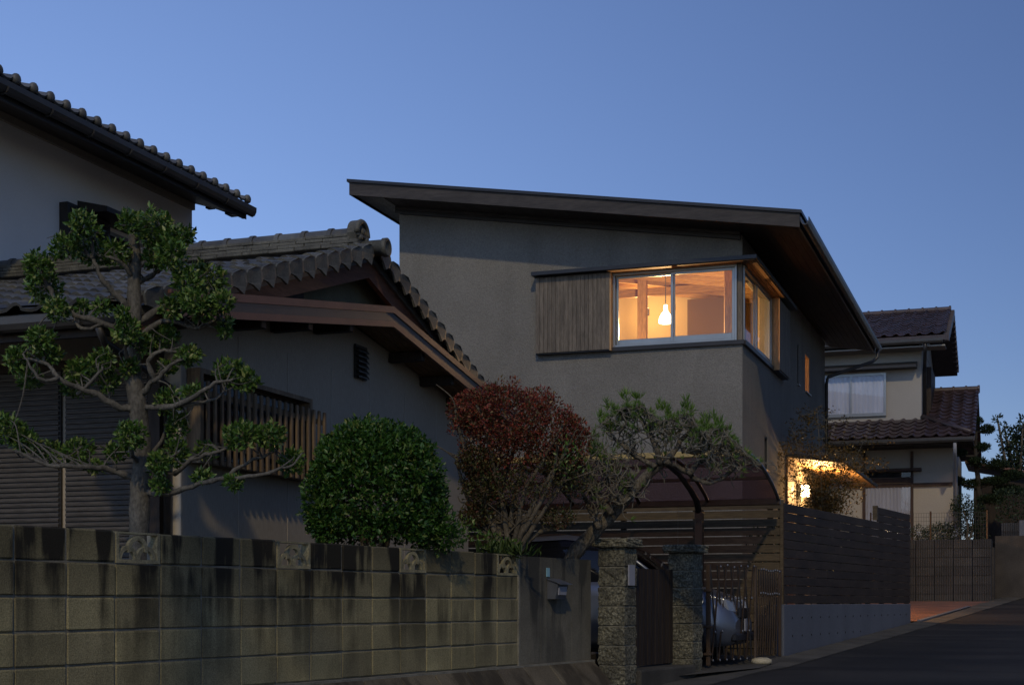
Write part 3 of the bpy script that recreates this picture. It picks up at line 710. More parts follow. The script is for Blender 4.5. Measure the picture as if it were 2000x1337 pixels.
# gable wall, front wall
gw = MB()
def gtop(y): return tz(y) - .075
ypts = [NY0, RY, NY1]
gw.prism([(NX, NY0, -.6), (NX, NY1, -.6), (NX, NY1, 2.36), (NX, 13.457, 2.8), (NX, NY0, 2.3)], (-.14, 0, 0))
gwall = gw.build('gable_wall', 'siding', nh)
for y in (11.15, 12.05, 12.95, 13.85, 14.75, 15.65): B(NX + .0015, NX + .005, y - .006, y + .006, -.55, 2.3).build('panel_joint', 'siding_joint', gwall)
gp = MB().prism([(NX - .02, NY0 + .02, 2.302), (NX - .02, 13.457, 2.802), (NX - .02, NY1, 2.362), (NX - .02, NY1, gtop(NY1)), (NX - .02, RY, gtop(RY)), (NX - .02, NY0 + .02, gtop(NY0 + .02))], (-.1, 0, 0))
gp.build('gable_plaster', 'gable_plaster', nh)
B(NX - .018, NX + .01, 11.9, 12.35, 2.72, 2.98).build('gable_vent', 'dark_wood', nh)
B(-11, NX - .003, NY0 + .002, NY0 + .14, -.6, 2.35).build('front_wall', 'siding', nh)
B(NX - .1, NX - .002, NY0 - .012, NY0 + .0, -.55, 2.2).build('corner_trim', 'siding_joint', nh)
# bargeboards of the tiled gable
for ya, yb in ((EY0 - .02, RY), (17.5, RY)):
    m = MB().prism([(-6.28, ya, tz(ya) - .04), (-6.28, yb, tz(yb) - .04), (-6.28, yb, tz(yb) - .235), (-6.28, ya, tz(ya) - .2)], (.05, 0, 0))
    m.build('bargeboard', 'brown_board', rf)
# lower pent roof across the gable, brown metal edged
LX = -5.977
def lz(y): return 2.95 - .158 * abs(y - 13.457)
def band(x0, x1, d0, d1, ya=9.55, yb=17.3, ye=13.457):
    return MB().prism([(x0, ya, lz(ya) + d0), (x0, ye, lz(ye) + d0), (x0, yb, lz(yb) + d0), (x0, yb, lz(yb) + d1), (x0, ye, lz(ye) + d1), (x0, ya, lz(ya) + d1)], (x1 - x0, 0, 0))
pent = band(NX + .01, LX - .03, -.12, .0).build('pent_roof', 'black_metal', nh)
band(LX - .03, LX, -.045, .02).build('edge_strip', 'brown_metal', pent)
band(LX - .045, LX - .012, -.125, -.047).build('edge_strip', 'black_metal', pent)
band(LX - .03, LX, -.185, -.127).build('edge_strip', 'brown_metal', pent)
band(NX + .02, LX - .1, .002, .03).build('pent_capping', 'brown_metal', pent)
for i in range(5):
    x0 = NX + .02 + i * .078; band(x0, x0 + .073, -.14, -.122).build('pent_soffit_board', 'soffit_wood', pent)
for y in (10.0, 10.9, 11.75, 12.6, 14.35, 15.2, 16.0): 
    MB().cbox(NX + .005, LX - .06, y - .045, y + .045, lz(y) - .245, lz(y) - .142, .006).build('bracket_beam', 'dark_wood', pent)
# slatted vent on the wall
vt = B(NX + .006, NX + .03, 13.45, 13.72, 2.28, 2.62).build('wall_vent', 'black_metal', nh)
for i in range(6): MB().prism([(NX + .03, 13.46, 2.30 + i * .052), (NX + .06, 13.46, 2.285 + i * .052), (NX + .06, 13.46, 2.3 + i * .052), (NX + .03, 13.46, 2.335 + i * .052)], (0, .25, 0)).build('vent_slat', 'black_metal', vt)
# window with timber grille
gr = MB(); GX = NX + .15
gr.box(NX + .004, GX - .02, 10.32, 10.37, 1.13, 1.9); gr.box(NX + .004, GX - .02, 12.25, 12.3, 1.13, 1.9); gr.box(NX + .004, GX - .02, 10.37, 12.25, 1.86, 1.9); gr.box(NX + .004, GX - .02, 10.37, 12.25, 1.13, 1.17)
grl = gr.build('window_grille', 'grille_wood', nh)
B(NX + .003, NX + .02, 10.38, 12.24, 1.18, 1.85).build('pane', 'glass_dark', grl)
B(NX + .022, NX + .04, 11.3, 11.34, 1.18, 1.85).build('mullion', 'grille_wood', grl)
for z in (1.27, 1.68): B(GX - .03, GX - .012, 10.33, 12.52, z, z + .045).build('grille_rail', 'grille_wood', grl)
bme = MB().cbox(-.012, .012, -.018, .018, 1.13, 1.80, .004).mesh('grille_bar', 'grille_wood')
for i in range(20): piece('grille_bar', bme, grl, (GX + .002, 10.40 + i * .1105, 0))
# front eave: fascia, gutter, soffit
B(-11.2, -6.24, EY0 + .06, EY0 + .1, tz(EY0) - .2, tz(EY0) - .072).build('eave_fascia', 'dark_wood', rf)
for i in range(6):
    y0 = EY0 + .12 + i * .14; MB().hexa([(-11.2, y0, tz(y0) - .12), (-6.3, y0, tz(y0) - .12), (-6.3, y0 + .135, tz(y0 + .135) - .12), (-11.2, y0 + .135, tz(y0 + .135) - .12)], [(-11.2, y0, tz(y0) - .1), (-6.3, y0, tz(y0) - .1), (-6.3, y0 + .135, tz(y0 + .135) - .1), (-11.2, y0 + .135, tz(y0 + .135) - .1)]).build('eave_soffit_board', 'dark_soffit', rf)
ng = MB().prism([(-11.2, EY0 - .02 + a, tz(EY0) - .09 + b) for a, b in prof], (11.2 - 6.3, 0, 0)).build('gutter', 'gutter_metal', nh)
for i in range(6): MB().tube([(-10.4 + i * .75, EY0 - .02 + .066 * math.cos(math.pi * k / 6), tz(EY0) - .085 - .066 * math.sin(math.pi * k / 6)) for k in range(7)], .008, 5).build('gutter_bracket', 'gutter_metal', ng)
MB().tube([(-6.52, EY0 - .02, tz(EY0) - .15), (-6.52, EY0 + .05, 1.95), (-6.52, NY0 - .06, 1.75), (-6.52, NY0 - .06, -.5)], .032, 8).build('downpipe', 'black_metal', nh, True)
B(-6.7, -6.59, NY0 - .07, NY0 - .003, -.55, 2.1).build('shutter_post', 'dark_wood', nh)
# rolling shutters made of horizontal slats
for x0, x1 in ((-7.52, -6.71), (-8.55, -7.57), (-9.6, -8.6)):
    sh = B(x0, x1, NY0 - .03, NY0 - .003, -.4, 1.92).build('storm_shutter', 'black_metal', nh)
    sme = MB().prism([(0, 0, 0), (0, -.016, .006), (0, -.02, .02), (0, -.008, .037), (0, 0, .037)], (x1 - x0 - .02, 0, 0)).mesh('shutter_slat', 'shutter_metal')
    for i in range(38): piece('shutter_slat', sme, sh, (x0 + .01, NY0 - .031, .28 + i * .0425))
B(-9.6, -6.71, NY0 - .06, NY0 - .003, 1.923, 2.0).build('shutter_head', 'dark_wood', nh)

# ================================================================ two-storey house behind it
TX, TY1 = -10.76, 17.42
th = thing('two_storey_house', 'tall white rendered house with tiled eave and long gutter at the left edge', 'house', (-13, 12.5, -.6))
B(-17, TX, 8, TY1, -.6, 5.53).build('wall', 'white_render', th)
EX = -9.95
def ez(x): return 5.27 + .35 * (EX - x)
er = MB().prism([(EX, 7.4, ez(EX) + .05), (EX, 7.4, ez(EX) + .12), (-17, 7.4, ez(-17) + .12), (-17, 7.4, ez(-17) + .05)], (0, 10.02, 0)).build('roof', 'kawara', th)
for i in range(7):
    x0 = TX - .02 + i * .118; x1 = x0 + .112
    MB().hexa([(x0, 7.45, ez(x0) + .0), (x1, 7.45, ez(x1) + .0), (x1, 17.42, ez(x1) + .0), (x0, 17.42, ez(x0) + .0)], [(x0, 7.45, ez(x0) + .02), (x1, 7.45, ez(x1) + .02), (x1, 17.42, ez(x1) + .02), (x0, 17.42, ez(x0) + .02)]).build('soffit_board', 'dark_soffit', er)
B(EX - .01, EX + .02, 7.4, 17.4, ez(EX) - .1, ez(EX) + .1).build('fascia', 'black_metal', er)
for k, (x, d) in enumerate(((-10.2, .12), (-10.5, .17))): MB().beam((x, 17.42, ez(x) - .03), (x, 17.6 - k * .09, ez(x) - .03), .1, .12).build('purlin_end', 'black_metal', er)
B(TX + .003, TX + .05, 8, TY1 + .0, 5.36, 5.45).build('wall_head_trim', 'siding', th)
MB().prism([(TX, 17.41, ez(TX) - .06), (EX + .02, 17.41, ez(EX) - .1), (EX + .02, 17.41, ez(EX) + .1), (TX, 17.41, ez(TX) + .1)], (0, .035, 0)).build('verge_board', 'black_metal', er)
MB().hexa([(TX + .004, 7.45, 5.46), (EX + .0, 7.45, ez(EX) - .06), (EX + .0, 17.405, ez(EX) - .06), (TX + .004, 17.405, 5.46)], [(TX + .004, 7.45, 5.48), (EX + .0, 7.45, ez(EX) - .04), (EX + .0, 17.405, ez(EX) - .04), (TX + .004, 17.405, 5.48)]).build('soffit_lining', 'dark_soffit', er)
tg = MB().prism([(EX + .08 + a * 1.1, 7.3, ez(EX) + .0 + b * 1.1) for a, b in prof], (0, 10.2, 0)).build('gutter', 'gutter_metal', th)
for i in range(13): MB().tube([(EX + .08 + .07 * math.cos(math.pi * k / 6), 8.0 + i * .73, ez(EX) + .0 - .07 * math.sin(math.pi * k / 6)) for k in range(7)], .01, 5).build('gutter_bracket', 'gutter_metal', tg)
eme = pan_tile(.282, .31, .06, 'kawara', 'eave_tile')
RE = Matrix.Rotation(math.atan(.35), 3, 'Y') @ Matrix.Rotation(math.pi / 2, 3, 'Z')
for r_ in range(3):
    for i in range(26):
        x = EX + .05 - r_ * .25; piece('eave_tile', eme, er, (x, 10.12 + i * .282, ez(x) + .135), RE)
cap = MB().lathe((0, 0, 0), [(.055, -.02), (.06, 0), (.055, .03), (.03, .045)], 10, 'x').mesh('eave_tile_end', 'kawara', smooth=True)
for i in range(26): piece('eave_tile_end', cap, er, (EX + .05, 10.12 + i * .282 + .24, ez(EX) + .165))
sb = B(TX + .003, TX + .12, 14.5, 15.35, 3.6, 4.72).build('shutter_box', 'black_metal', th)
for i in range(22): MB().prism([(TX + .12, 14.56, 3.62 + i * .049), (TX + .15, 14.56, 3.612 + i * .049), (TX + .15, 14.56, 3.622 + i * .049), (TX + .12, 14.56, 3.65 + i * .049)], (0, .73, 0)).build('louvre_slat', 'dark_metal', sb)
wc = MB().prism([(TX + .003, 14.85, 4.83), (TX + .42, 14.85, 4.73), (TX + .42, 14.85, 4.67), (TX + .003, 14.85, 4.67)], (0, 2.4, 0)).build('window_canopy', 'black_metal', th)
fr = B(TX + .003, TX + .05, 15.4, 17.0, 3.6, 4.6).build('window_frame', 'aluminium', th)
B(TX + .051, TX + .054, 15.45, 16.95, 3.65, 4.55).build('pane', 'glass_dark', fr)

# ================================================================ block wall along the street
WANG = math.atan2(WD.y, WD.x); RW = Matrix.Rotation(WANG, 3, 'Z')
bwall = thing('block_wall', 'stained concrete block garden wall with four openwork blocks along its top', 'wall', W(2, 0, -1.2))
OPEN = (2, 6, 10, 14); CZS = [(-.585, -.379), (-.379, -.173), (-.173, .033), (.033, .239), (.239, .44)]
def wbox(t0, t1, n0, n1, z0, z1, m=None, ch=0):
    m = m or MB(); q = [W(t0, n0, 0), W(t1, n0, 0), W(t1, n1, 0), W(t0, n1, 0)]
    return m.hexa([(p.x, p.y, z0) for p in q], [(p.x, p.y, z1) for p in q])
m = MB(); wbox(-2, 6.0, -.11, -.009, -.585, .239, m); 
last = -2
for i in OPEN: wbox(last, i * .4 + .004, -.11, -.009, .24, .432, m); last = (i + 1) * .4 - .004
m.build('mortar', 'mortar', bwall)
bm = [MB().cbox(.005, .395, 0, .06, .005, .201, .008, .0038).mesh('wall_block', 'block') for k in range(5)]
bmt = [MB().cbox(.005, .395, 0, .12, .005, .2, .010, .003).mesh('wall_block', 'block') for k in range(3)]
for ci, (z0, z1) in enumerate(CZS):
    for i in range(-5, 15):
        if ci == 4 and i in OPEN: continue
        me = random.choice(bmt if ci == 4 else bm)
        piece('wall_block', me, bwall, W(i * .4, random.uniform(-.002, .004), z0 + random.uniform(-.0015, .0015)), (0, random.uniform(-.003, .003), WANG + random.uniform(-.004, .004)))
def arc_band(m, cx, cz, r0, r1, a0, a1, y0, y1, n=12, clip=None):
    ring = []
    for k in range(n + 1):
        a = a0 + (a1 - a0) * k / n; c_, s_ = math.cos(a), math.sin(a)
        ring.append([(cx + r0 * c_, y0, cz + r0 * s_), (cx + r1 * c_, y0, cz + r1 * s_), (cx + r1 * c_, y1, cz + r1 * s_), (cx + r0 * c_, y1, cz + r0 * s_)])
    for A, Bb in zip(ring, ring[1:]): m.hexa(A, Bb)
m = MB()
m.box(.005, .03, 0, .06, .005, .2); m.box(.37, .395, 0, .06, .005, .2); m.box(.03, .37, 0, .06, .005, .028); m.box(.03, .37, 0, .06, .187, .2)
arc_band(m, .118, .03, .058, .085, 0, math.pi, .008, .034); arc_band(m, .282, .03, .058, .085, 0, math.pi, .01, .036)
arc_band(m, .2, .09, .06, .089, R(-12), R(192), .004, .03)
ome = m.mesh('openwork_block', 'openwork')
for i in OPEN: piece('openwork_block', ome, bwall, W(i * .4, .004, .239), (0, 0, WANG))
wbox(-2, 6.05, -.1, .05, -.625, -.587).build('wall_footing', 'mortar', bwall)
wbox(5.985, 6.012, -.1, .016, -.587, .445).build('end_joint', 'mortar', bwall)
# sloping kerb slabs below the wall
kb = thing('sloping_kerb', 'mossy sloping concrete kerb slabs at the foot of the wall', 'kerb', W(5, .2, -1.2))
tt = -1.8
while tt < 7.5:
    t1 = min(tt + .52, 7.52); j = random.uniform(-.006, .006)
    top = [W(tt + .006, .055 + j, -.60), W(t1 - .006, .055 + j, -.60)]
    bot = [W(t1 - .006, .36 + j, max(gz(W(t1, 0, 0).y) + .02, -.99)), W(tt + .006, .36 + j, max(gz(W(tt, 0, 0).y) + .02, -.99))]
    ring = [top[0], top[1], bot[0], bot[1]]
    MB().hexa([p - Vector((0, 0, .25)) for p in ring], ring).build('kerb_slab', 'kerb_concrete', kb, bevel=.008)
    tt = t1
wbox(-2, 7.54, -.1, .30, -1.6, -.83).build('kerb_base', 'mortar', kb)
# plain cast panel between the blocks and the gate pillar
pn = thing('concrete_panel_wall', 'plain streaked concrete wall panel carrying the letter box', 'wall', W(6.8, 0, -1))
m = MB(); n = 7
for i in range(n):
    t0 = 6.014 + i * (7.56 - 6.014) / n; wbox(t0, t0 + (7.56 - 6.014) / n - .004, -.11, .0 + random.uniform(-.002, .002), -.585, .43).build('cast_panel', 'panel_concrete', pn)
wbox(6.014, 7.55, -.12, .05, -.84, -.587).build('footing', 'mortar', pn)
# letter box
lb = thing('letter_box', 'small metal letter box with sloping lid on the concrete panel', 'letter box', W(6.68, .05, .0))
m = MB(); t0, t1 = 6.58, 6.80
A = [W(t0, 0.004, .03), W(t1, .004, .03), W(t1, .09, .03), W(t0, .09, .03)]; Bq = [W(t0, .004, .22), W(t1, .004, .22), W(t1, .12, .17), W(t0, .12, .17)]
m.hexa(A, Bq); m.build('box', 'galvanised', lb)
MB().hexa([W(t0 - .015, .004, .222), W(t1 + .015, .004, .222), W(t1 + .015, .16, .168), W(t0 - .015, .16, .168)], [W(t0 - .015, .004, .23), W(t1 + .015, .004, .23), W(t1 + .015, .16, .176), W(t0 - .015, .16, .176)]).build('lid', 'galvanised', lb)
MB().hexa([W(t0 + .03, .104, .07), W(t1 - .03, .104, .07), W(t1 - .03, .115, .07), W(t0 + .03, .115, .07)], [W(t0 + .03, .112, .15), W(t1 - .03, .112, .15), W(t1 - .03, .123, .15), W(t0 + .03, .123, .15)]).build('mail_flap', 'white_plastic', lb)
st = wbox(6.56, 6.62, .003, .012, .245, .33).build('wall_sticker', 'sticker_blue', org=W(6.6, 0, .25) * 0)
tag(st, 'small pale blue notice plate fixed above the letter box', 'plate')
# rough stone gate pillars
def rough_box(sx, sy, sz, dv, amp, name, material, c=.01):
    import bmesh
    bmh = bmesh.new(); bmesh.ops.create_cube(bmh, size=1)
    bmesh.ops.scale(bmh, vec=(sx, sy, sz), verts=bmh.verts)
    bmesh.ops.bevel(bmh, geom=list(bmh.edges), offset=c, segments=1, affect='EDGES')
    bmesh.ops.subdivide_edges(bmh, edges=[e for e in bmh.edges if e.calc_length() > c * 3], cuts=dv, use_grid_fill=True)
    for v in bmh.verts:
        edge = max(abs(v.co.x) / sx, abs(v.co.y) / sy)
        v.co += Vector((random.gauss(0, 1), random.gauss(0, 1), random.gauss(0, .4))) * amp * (1 if abs(v.co.z) < sz * .46 else .4)
    me = bpy.data.meshes.new(name); bmh.to_mesh(me); bmh.free(); me.materials.append(MATS[material]); return me
pmes = [rough_box(.3, .3, .192, 4, .004, 'pillar_stone', 'split_stone') for k in range(4)]
capm = [rough_box(.4, .4, .09, 4, .005, 'capstone', 'split_stone', .012) for k in range(2)]
def pillar(t, label):
    p = thing('gate_pillar', label, 'pillar', W(t + .15, .23, -1.05), 'stone gate pillars')
    for i in range(8): piece('pillar_stone', pmes[i % 4], p, W(t + .15, .23 + random.uniform(-.004, .004), .555 - .1 - i * .2), (0, 0, WANG + math.pi * random.choice((0, 1)) + random.uniform(-.015, .015)))
    wbox(t + .012, t + .288, .09, .37, -1.05, .55).build('mortar_core', 'mortar', p)
    piece('capstone', random.choice(capm), p, W(t + .15, .23, .602), (0, 0, WANG + random.uniform(-.01, .01)))
    return p
pillar(7.553, 'rough stone gate pillar beside the letter box panel'); pillar(9.40, 'rough stone gate pillar next to the folding metal gate')
npl = wbox(7.62, 7.76, .386, .402, .17, .38).build('name_plate', 'white_plastic'); tag(npl, 'pale upright name plate on the nearer stone pillar', 'plate')
sg = thing('garden_gate', 'dark slatted wicket gate between the two stone pillars', 'gate', W(8.6, .1, -.7))
for i in range(14): wbox(7.92 + i * .102, 7.92 + i * .102 + .085, .14, .165, -.68, .36).build('gate_slat', 'dark_wood', sg)
for z in (-.55, .2): wbox(7.9, 9.36, .11, .138, z, z + .07).build('gate_rail', 'black_metal', sg)
nc = wbox(7.93, 8.06, .168, .174, .06, .27).build('notice_card', 'white_plastic'); tag(nc, 'white notice card fixed to the dark wicket gate', 'card')
stp = wbox(7.87, 9.39, .0, .42, -1.0, -.70).build('gate_step', 'road_edge', bevel=.02); tag(stp, 'worn concrete doorstep between the two stone pillars', 'step')

# ================================================================ timber fence on a concrete base
fn = thing('timber_fence', 'dark horizontal board fence on concrete base, by the road corner', 'fence', (FC.x, FC.y, -.8))
def fbox(s0, s1, n0, n1, z0, z1, m=None):
    m = m or MB(); q = [FP(s0, n0, 0), FP(s1, n0, 0), FP(s1, n1, 0), FP(s0, n1, 0)]
    return m.hexa([(p.x, p.y, z0) for p in q], [(p.x, p.y, z1) for p in q])
q = [FP(-.02, .03, 0), FP(FLEN, .03, 0), FP(FLEN, -.12, 0), FP(-.02, -.12, 0)]
cbm = MB().hexa([(p.x, p.y, gz(p.y) - .2) for p in q], [(p.x, p.y, -.03) for p in q]).build('concrete_base', 'concrete', fn, bevel=.008)
hole = MB().lathe((0, 0, 0), [(.014, 0), (.014, .004), (.009, .0045), (.008, -.003)], 8, 'x').mesh('tie_hole', 'car_dark')
for zz in (-.21, -.45):
    for i in range(16):
        s_ = .35 + i * .45
        p = FP(s_, .031, zz)
        if p.z > gz(p.y) + .06: piece('tie_hole', hole, cbm, p, (0, 0, math.atan2(FN.y, FN.x)))
PIT = .1205
for i in range(11):
    z0 = -.018 + i * PIT; br = random.choice((2.1, 2.9, 3.6, 4.4, 5.2))
    for s0, s1 in ((0, br), (br + .004, FLEN)): fbox(s0, s1, 0, .022, z0, z0 + .114).build('fence_board', 'fence_wood', fn, bevel=.003)
for i in (11, 12):
    z0 = -.018 + i * PIT; fbox(5.1, FLEN, 0, .022, z0, z0 + .114).build('fence_board', 'fence_wood', fn, bevel=.003)
for k in range(9):
    s_ = .04 + k * (FLEN - .1) / 8; fbox(s_, s_ + .07, -.075, -.004, -.028, -.018 + (11 if s_ < 5 else 13) * PIT).build('fence_post', 'fence_wood', fn)
fbox(5.0, 5.085, -.04, .03, 1.33, 1.56).build('fence_post', 'fence_wood_front', fn)
ff = thing('boundary_fence', 'brown horizontal board fence behind the carport with bright gaps', 'fence', (-6, 19.3, -.8))
FYY = 19.30
for i in range(18):
    z0 = -.72 + i * .1145 ; x = -9.2; col_ = random.uniform(0, 1)
    for x0, x1 in ((-9.4, -6.55), (-6.546, -4.4), (-4.396, -3.03)):
        B(x0, x1, FYY - .02, FYY, z0, z0 + .1).build('fence_board', 'fence_wood_front', ff, bevel=.003)
for k in range(7): B(-9.2 + k * 1.0, -9.13 + k * 1.0, FYY + .004, FYY + .07, -.75, 1.33).build('fence_post', 'fence_wood_front', ff)
B(-3.026, -2.985, FYY - .03, FYY + .02, -.03, 1.345).build('fence_post', 'fence_wood_front', ff)

# ================================================================ carport, car, folding gate
cpt = thing('carport', 'carport with curved smoked plastic roof in front of the board fence', 'carport', (-4.6, 18.7, -.72))
CPX0, CPX1, CPY0, CPY1 = -7.6, -2.99, 16.68, 18.9
def cpz(y):
    u = (CPY1 - y) / (CPY1 - CPY0); return 1.33 + .39 * math.sin(u * math.pi / 2) ** .8
NS = 12; cy = [CPY1 - (CPY1 - CPY0) * k / NS for k in range(NS + 1)]
xs_ = [CPX0 + (CPX1 - CPX0) * k / 5 for k in range(6)]
for a, b in zip(xs_, xs_[1:]):
    m = MB(); m.sheet([[(a + .02, y, cpz(y) + .0), (b - .02, y, cpz(y) + .0)] for y in cy]); m.sheet([[(a + .02, y, cpz(y) + .006), (b - .02, y, cpz(y) + .006)] for y in cy]); m.build('roof_sheet', 'smoked_sheet', cpt, True)
for i, x in enumerate(xs_):
    MB().tube([(x, y, cpz(y) - .015) for y in cy], .024, 6).build('arch_rib', 'bronze_metal' if i < 5 else 'galvanised', cpt, True)
MB().cbox(CPX0, CPX1 + .02, CPY0 - .05, CPY0 + .03, cpz(CPY0) - .045, cpz(CPY0) + .025, .008).build('front_beam', 'gold_beam', cpt)
MB().cbox(CPX0, CPX1 + .02, CPY1 - .02, CPY1 + .08, cpz(CPY1) - .075, cpz(CPY1) + .01, .008).build('back_gutter', 'bronze_metal', cpt)
for y in (17.4, 18.1): MB().cbox(CPX0, CPX1, y - .02, y + .02, cpz(y) - .05, cpz(y) - .008, .005).build('purlin', 'bronze_metal', cpt)
for x in (-4.0, -6.6):
    p = MB().cbox(x - .05, x + .05, 18.72, 18.85, -.74, 1.2, .008).build('post', 'bronze_metal', cpt)
    MB().tube([(x, 18.78, 1.15), (x, 18.6, 1.32), (x, 18.2, 1.44), (x, 17.6, 1.57), (x, 16.9, 1.64)], [.042, .042, .04, .034, .028], 8).build('cantilever_arm', 'black_metal', cpt, True)

car = thing('parked_car', 'silver hatchback car parked under the carport behind the folding gate', 'car', (-5.0, 17.7, -.72))
# stations along the car, front at +x: x, underside, bonnet or belt height, half width
CX, CYc, CZ0 = -3.22, 17.72, -.73
st_ = [(0, .30, .52, .55), (-.06, .22, .66, .66), (-.2, .2, .8, .72), (-.5, .18, .9, .74), (-.95, .18, .99, .745), (-1.6, .18, 1.0, .75), (-2.4, .18, 1.01, .75), (-3.0, .2, 1.02, .745), (-3.35, .24, .98, .71), (-3.45, .35, .85, .66)]
rows_ = []
for dx, zb, zt, hw in st_:
    x = CX + dx; h = zt - zb
    half = [(0, zb), (hw * .85, zb), (hw * .98, zb + .08), (hw, zb + h * .45), (hw * .985, zb + h * .75), (hw * .93, zt - .03), (hw * .75, zt), (0, zt + .015)]
    ring = [(x, CYc + yv, CZ0 + zv) for yv, zv in half] + [(x, CYc - yv, CZ0 + zv) for yv, zv in half[-2::-1]]
    rows_.append(ring)
m = MB().sheet(rows_); m.add(rows_[0], [tuple(range(len(rows_[0])))]); m.add(rows_[-1], [tuple(range(len(rows_[0])))[::-1]])
body = m.build('body', 'car_paint', car, True)
gh = [(-.78, .98, .66), (-1.25, 1.32, .6), (-1.6, 1.49, .57), (-2.1, 1.55, .56), (-2.8, 1.52, .55), (-3.15, 1.4, .54), (-3.38, 1.02, .6)]
rr = []
for dx, zt, hw in gh:
    x = CX + dx; zb = .97
    rr.append([(x, CYc - .69, CZ0 + zb), (x, CYc - hw - .02, CZ0 + zt - .06), (x, CYc - hw + .08, CZ0 + zt), (x, CYc + hw - .08, CZ0 + zt), (x, CYc + hw + .02, CZ0 + zt - .06), (x, CYc + .69, CZ0 + zb)])
MB().sheet(rr).build('windows', 'glass_dark', car, True)
MB().sheet([[(p[0], p[1] * 1 + (p[1] - CYc) * .0, p[2] - .02) for p in r_] for r_ in rr[1:-1]]).build('cabin', 'car_dark', car, True)
MB().sheet([[(r_[k][0], r_[k][1] + (.0), r_[k][2] + .008) for k in (1, 2, 3, 4)] for r_ in rr[2:6]]).build('roof', 'car_paint', car, True)
for k in (1, 4): MB().tube([(r_[k][0], r_[k][1], r_[k][2] + .004) for r_ in rr[:3]], .025, 6).build('pillar', 'car_paint', car, True)
for sy in (-1, 1):
    hl_ = MB().hexa([(CX - .02, CYc + sy * .36, CZ0 + .6), (CX - .06, CYc + sy * .62, CZ0 + .62), (CX - .32, CYc + sy * .70, CZ0 + .72), (CX - .2, CYc + sy * .4, CZ0 + .7)], [(CX - .05, CYc + sy * .38, CZ0 + .74), (CX - .1, CYc + sy * .64, CZ0 + .77), (CX - .34, CYc + sy * .705, CZ0 + .82), (CX - .24, CYc + sy * .4, CZ0 + .82)]); hl_.build('headlight', 'lamp_lens', car, bevel=.015)
    MB().lathe((CX - 1.0, CYc + sy * .8, CZ0 + 1.02), [(.02, -.08), (.07, -.06), (.08, 0), (.06, .06), (.02, .07)], 10, 'x').build('mirror', 'car_paint', car, True)
    for dx in (-.62, -2.85):
        wl = MB().lathe((CX + dx, CYc + sy * .68 - .08, CZ0 + .27), [(.16, 0), (.27, .0), (.285, .03), (.285, .13), (.27, .16), (.16, .16)], 20, 'y').build('wheel', 'tyre', car, True)
        MB().lathe((CX + dx, CYc + sy * .70 - .075, CZ0 + .27), [(.02, -.0), (.18, .0), (.18, .15), (.02, .15)], 16, 'y').build('rim', 'rim', wl)
MB().cbox(CX - .02, CX + .02, CYc - .32, CYc + .32, CZ0 + .54, CZ0 + .66, .01).build('grille', 'car_dark', car)
MB().cbox(CX - .05, CX + .035, CYc - .6, CYc + .6, CZ0 + .26, CZ0 + .36, .02).build('lower_bumper', 'car_dark', car)
MB().cbox(CX + .03, CX + .045, CYc - .165, CYc + .165, CZ0 + .38, CZ0 + .53, .004).build('number_plate', 'white_plastic', car)

fg = thing('folding_gate', 'brown folding lattice gate standing across the carport drive', 'gate', (-3.1, 17.78, -.77))
kn = MB().lathe((0, 0, 0), [(.004, -.017), (.009, -.009), (.013, 0), (.009, .009), (.004, .017)], 8).mesh('knob', 'galvanised', smooth=True)
G0, G1, G2 = Vector((-3.47, 16.80, 0)), Vector((-3.094, 17.78, 0)), Vector((-2.995, 19.05, 0))
def lattice(A, Bv, n, zb, zt, lean, w, us):
    d = (Bv - A); L = d.length; d.normalize(); nrm = Vector((d.y, -d.x, 0))
    for i in range(n):
        s = L * i / n
        for sgn, off, mt in ((1, .012, 'bronze_metal'), (-1, -.012, 'black_metal')):
            s0, s1 = (s, s + lean) if sgn > 0 else (s + lean, s)
            p0 = A + d * s0 + nrm * off + Vector((0, 0, zb)); p1 = A + d * s1 + nrm * off + Vector((0, 0, zt + random.uniform(-.012, .012)))
            b_ = MB().beam(p0, p1, w, w * .6, nrm).build('lattice_bar', mt, fg)
            if sgn > 0:
                for u in us: piece('knob', kn, b_, p0.lerp(p1, u) + nrm * .016)
for p, z0, z1, wd_ in ((G0, -.74, .44, .05), (G1, -.78, .44, .035), (G2, -.7, .42, .04)):
    MB().cbox(p.x - wd_ / 2, p.x + wd_ / 2, p.y - wd_ / 2, p.y + wd_ / 2, z0, z1, .005).build('gate_post', 'bronze_metal', fg)
lattice(G0 + Vector((.02, .05, 0)), G1 - Vector((.03, .08, 0)), 6, -.68, .43, .17, .019, (.0, .3, .65, .995))
lattice(G1 + Vector((.01, .06, 0)), G2 - Vector((.01, .12, 0)), 9, -.66, .40, .12, .019, (.72, .995))
for z in (-.3, -.62, .12): MB().cbox(G0.x - .05, G0.x + .05, G0.y - .05, G0.y + .04, z, z + .03, .004).build('hinge', 'bronze_metal', fg)
m = MB(); m.lathe((0, 0, 0), [(.01, -.035), (.1, -.03), (.13, -.005), (.12, .03), (.07, .05), (.01, .055)], 12)
m.v = [(x * 1.0 + random.uniform(-.006, .006), y * .75 + random.uniform(-.006, .006), z + random.uniform(-.004, .004)) for x, y, z in m.v]
pb = at(1487, 1296, 17.75); peb = bpy.data.objects.new('door_stone', m.mesh('door_stone', 'pebble', smooth=True)); COL.objects.link(peb)
peb.location = (pb.x, pb.y, gz(pb.y) + .045); tag(peb, 'smooth tan stone holding the folding gate post', 'stone')

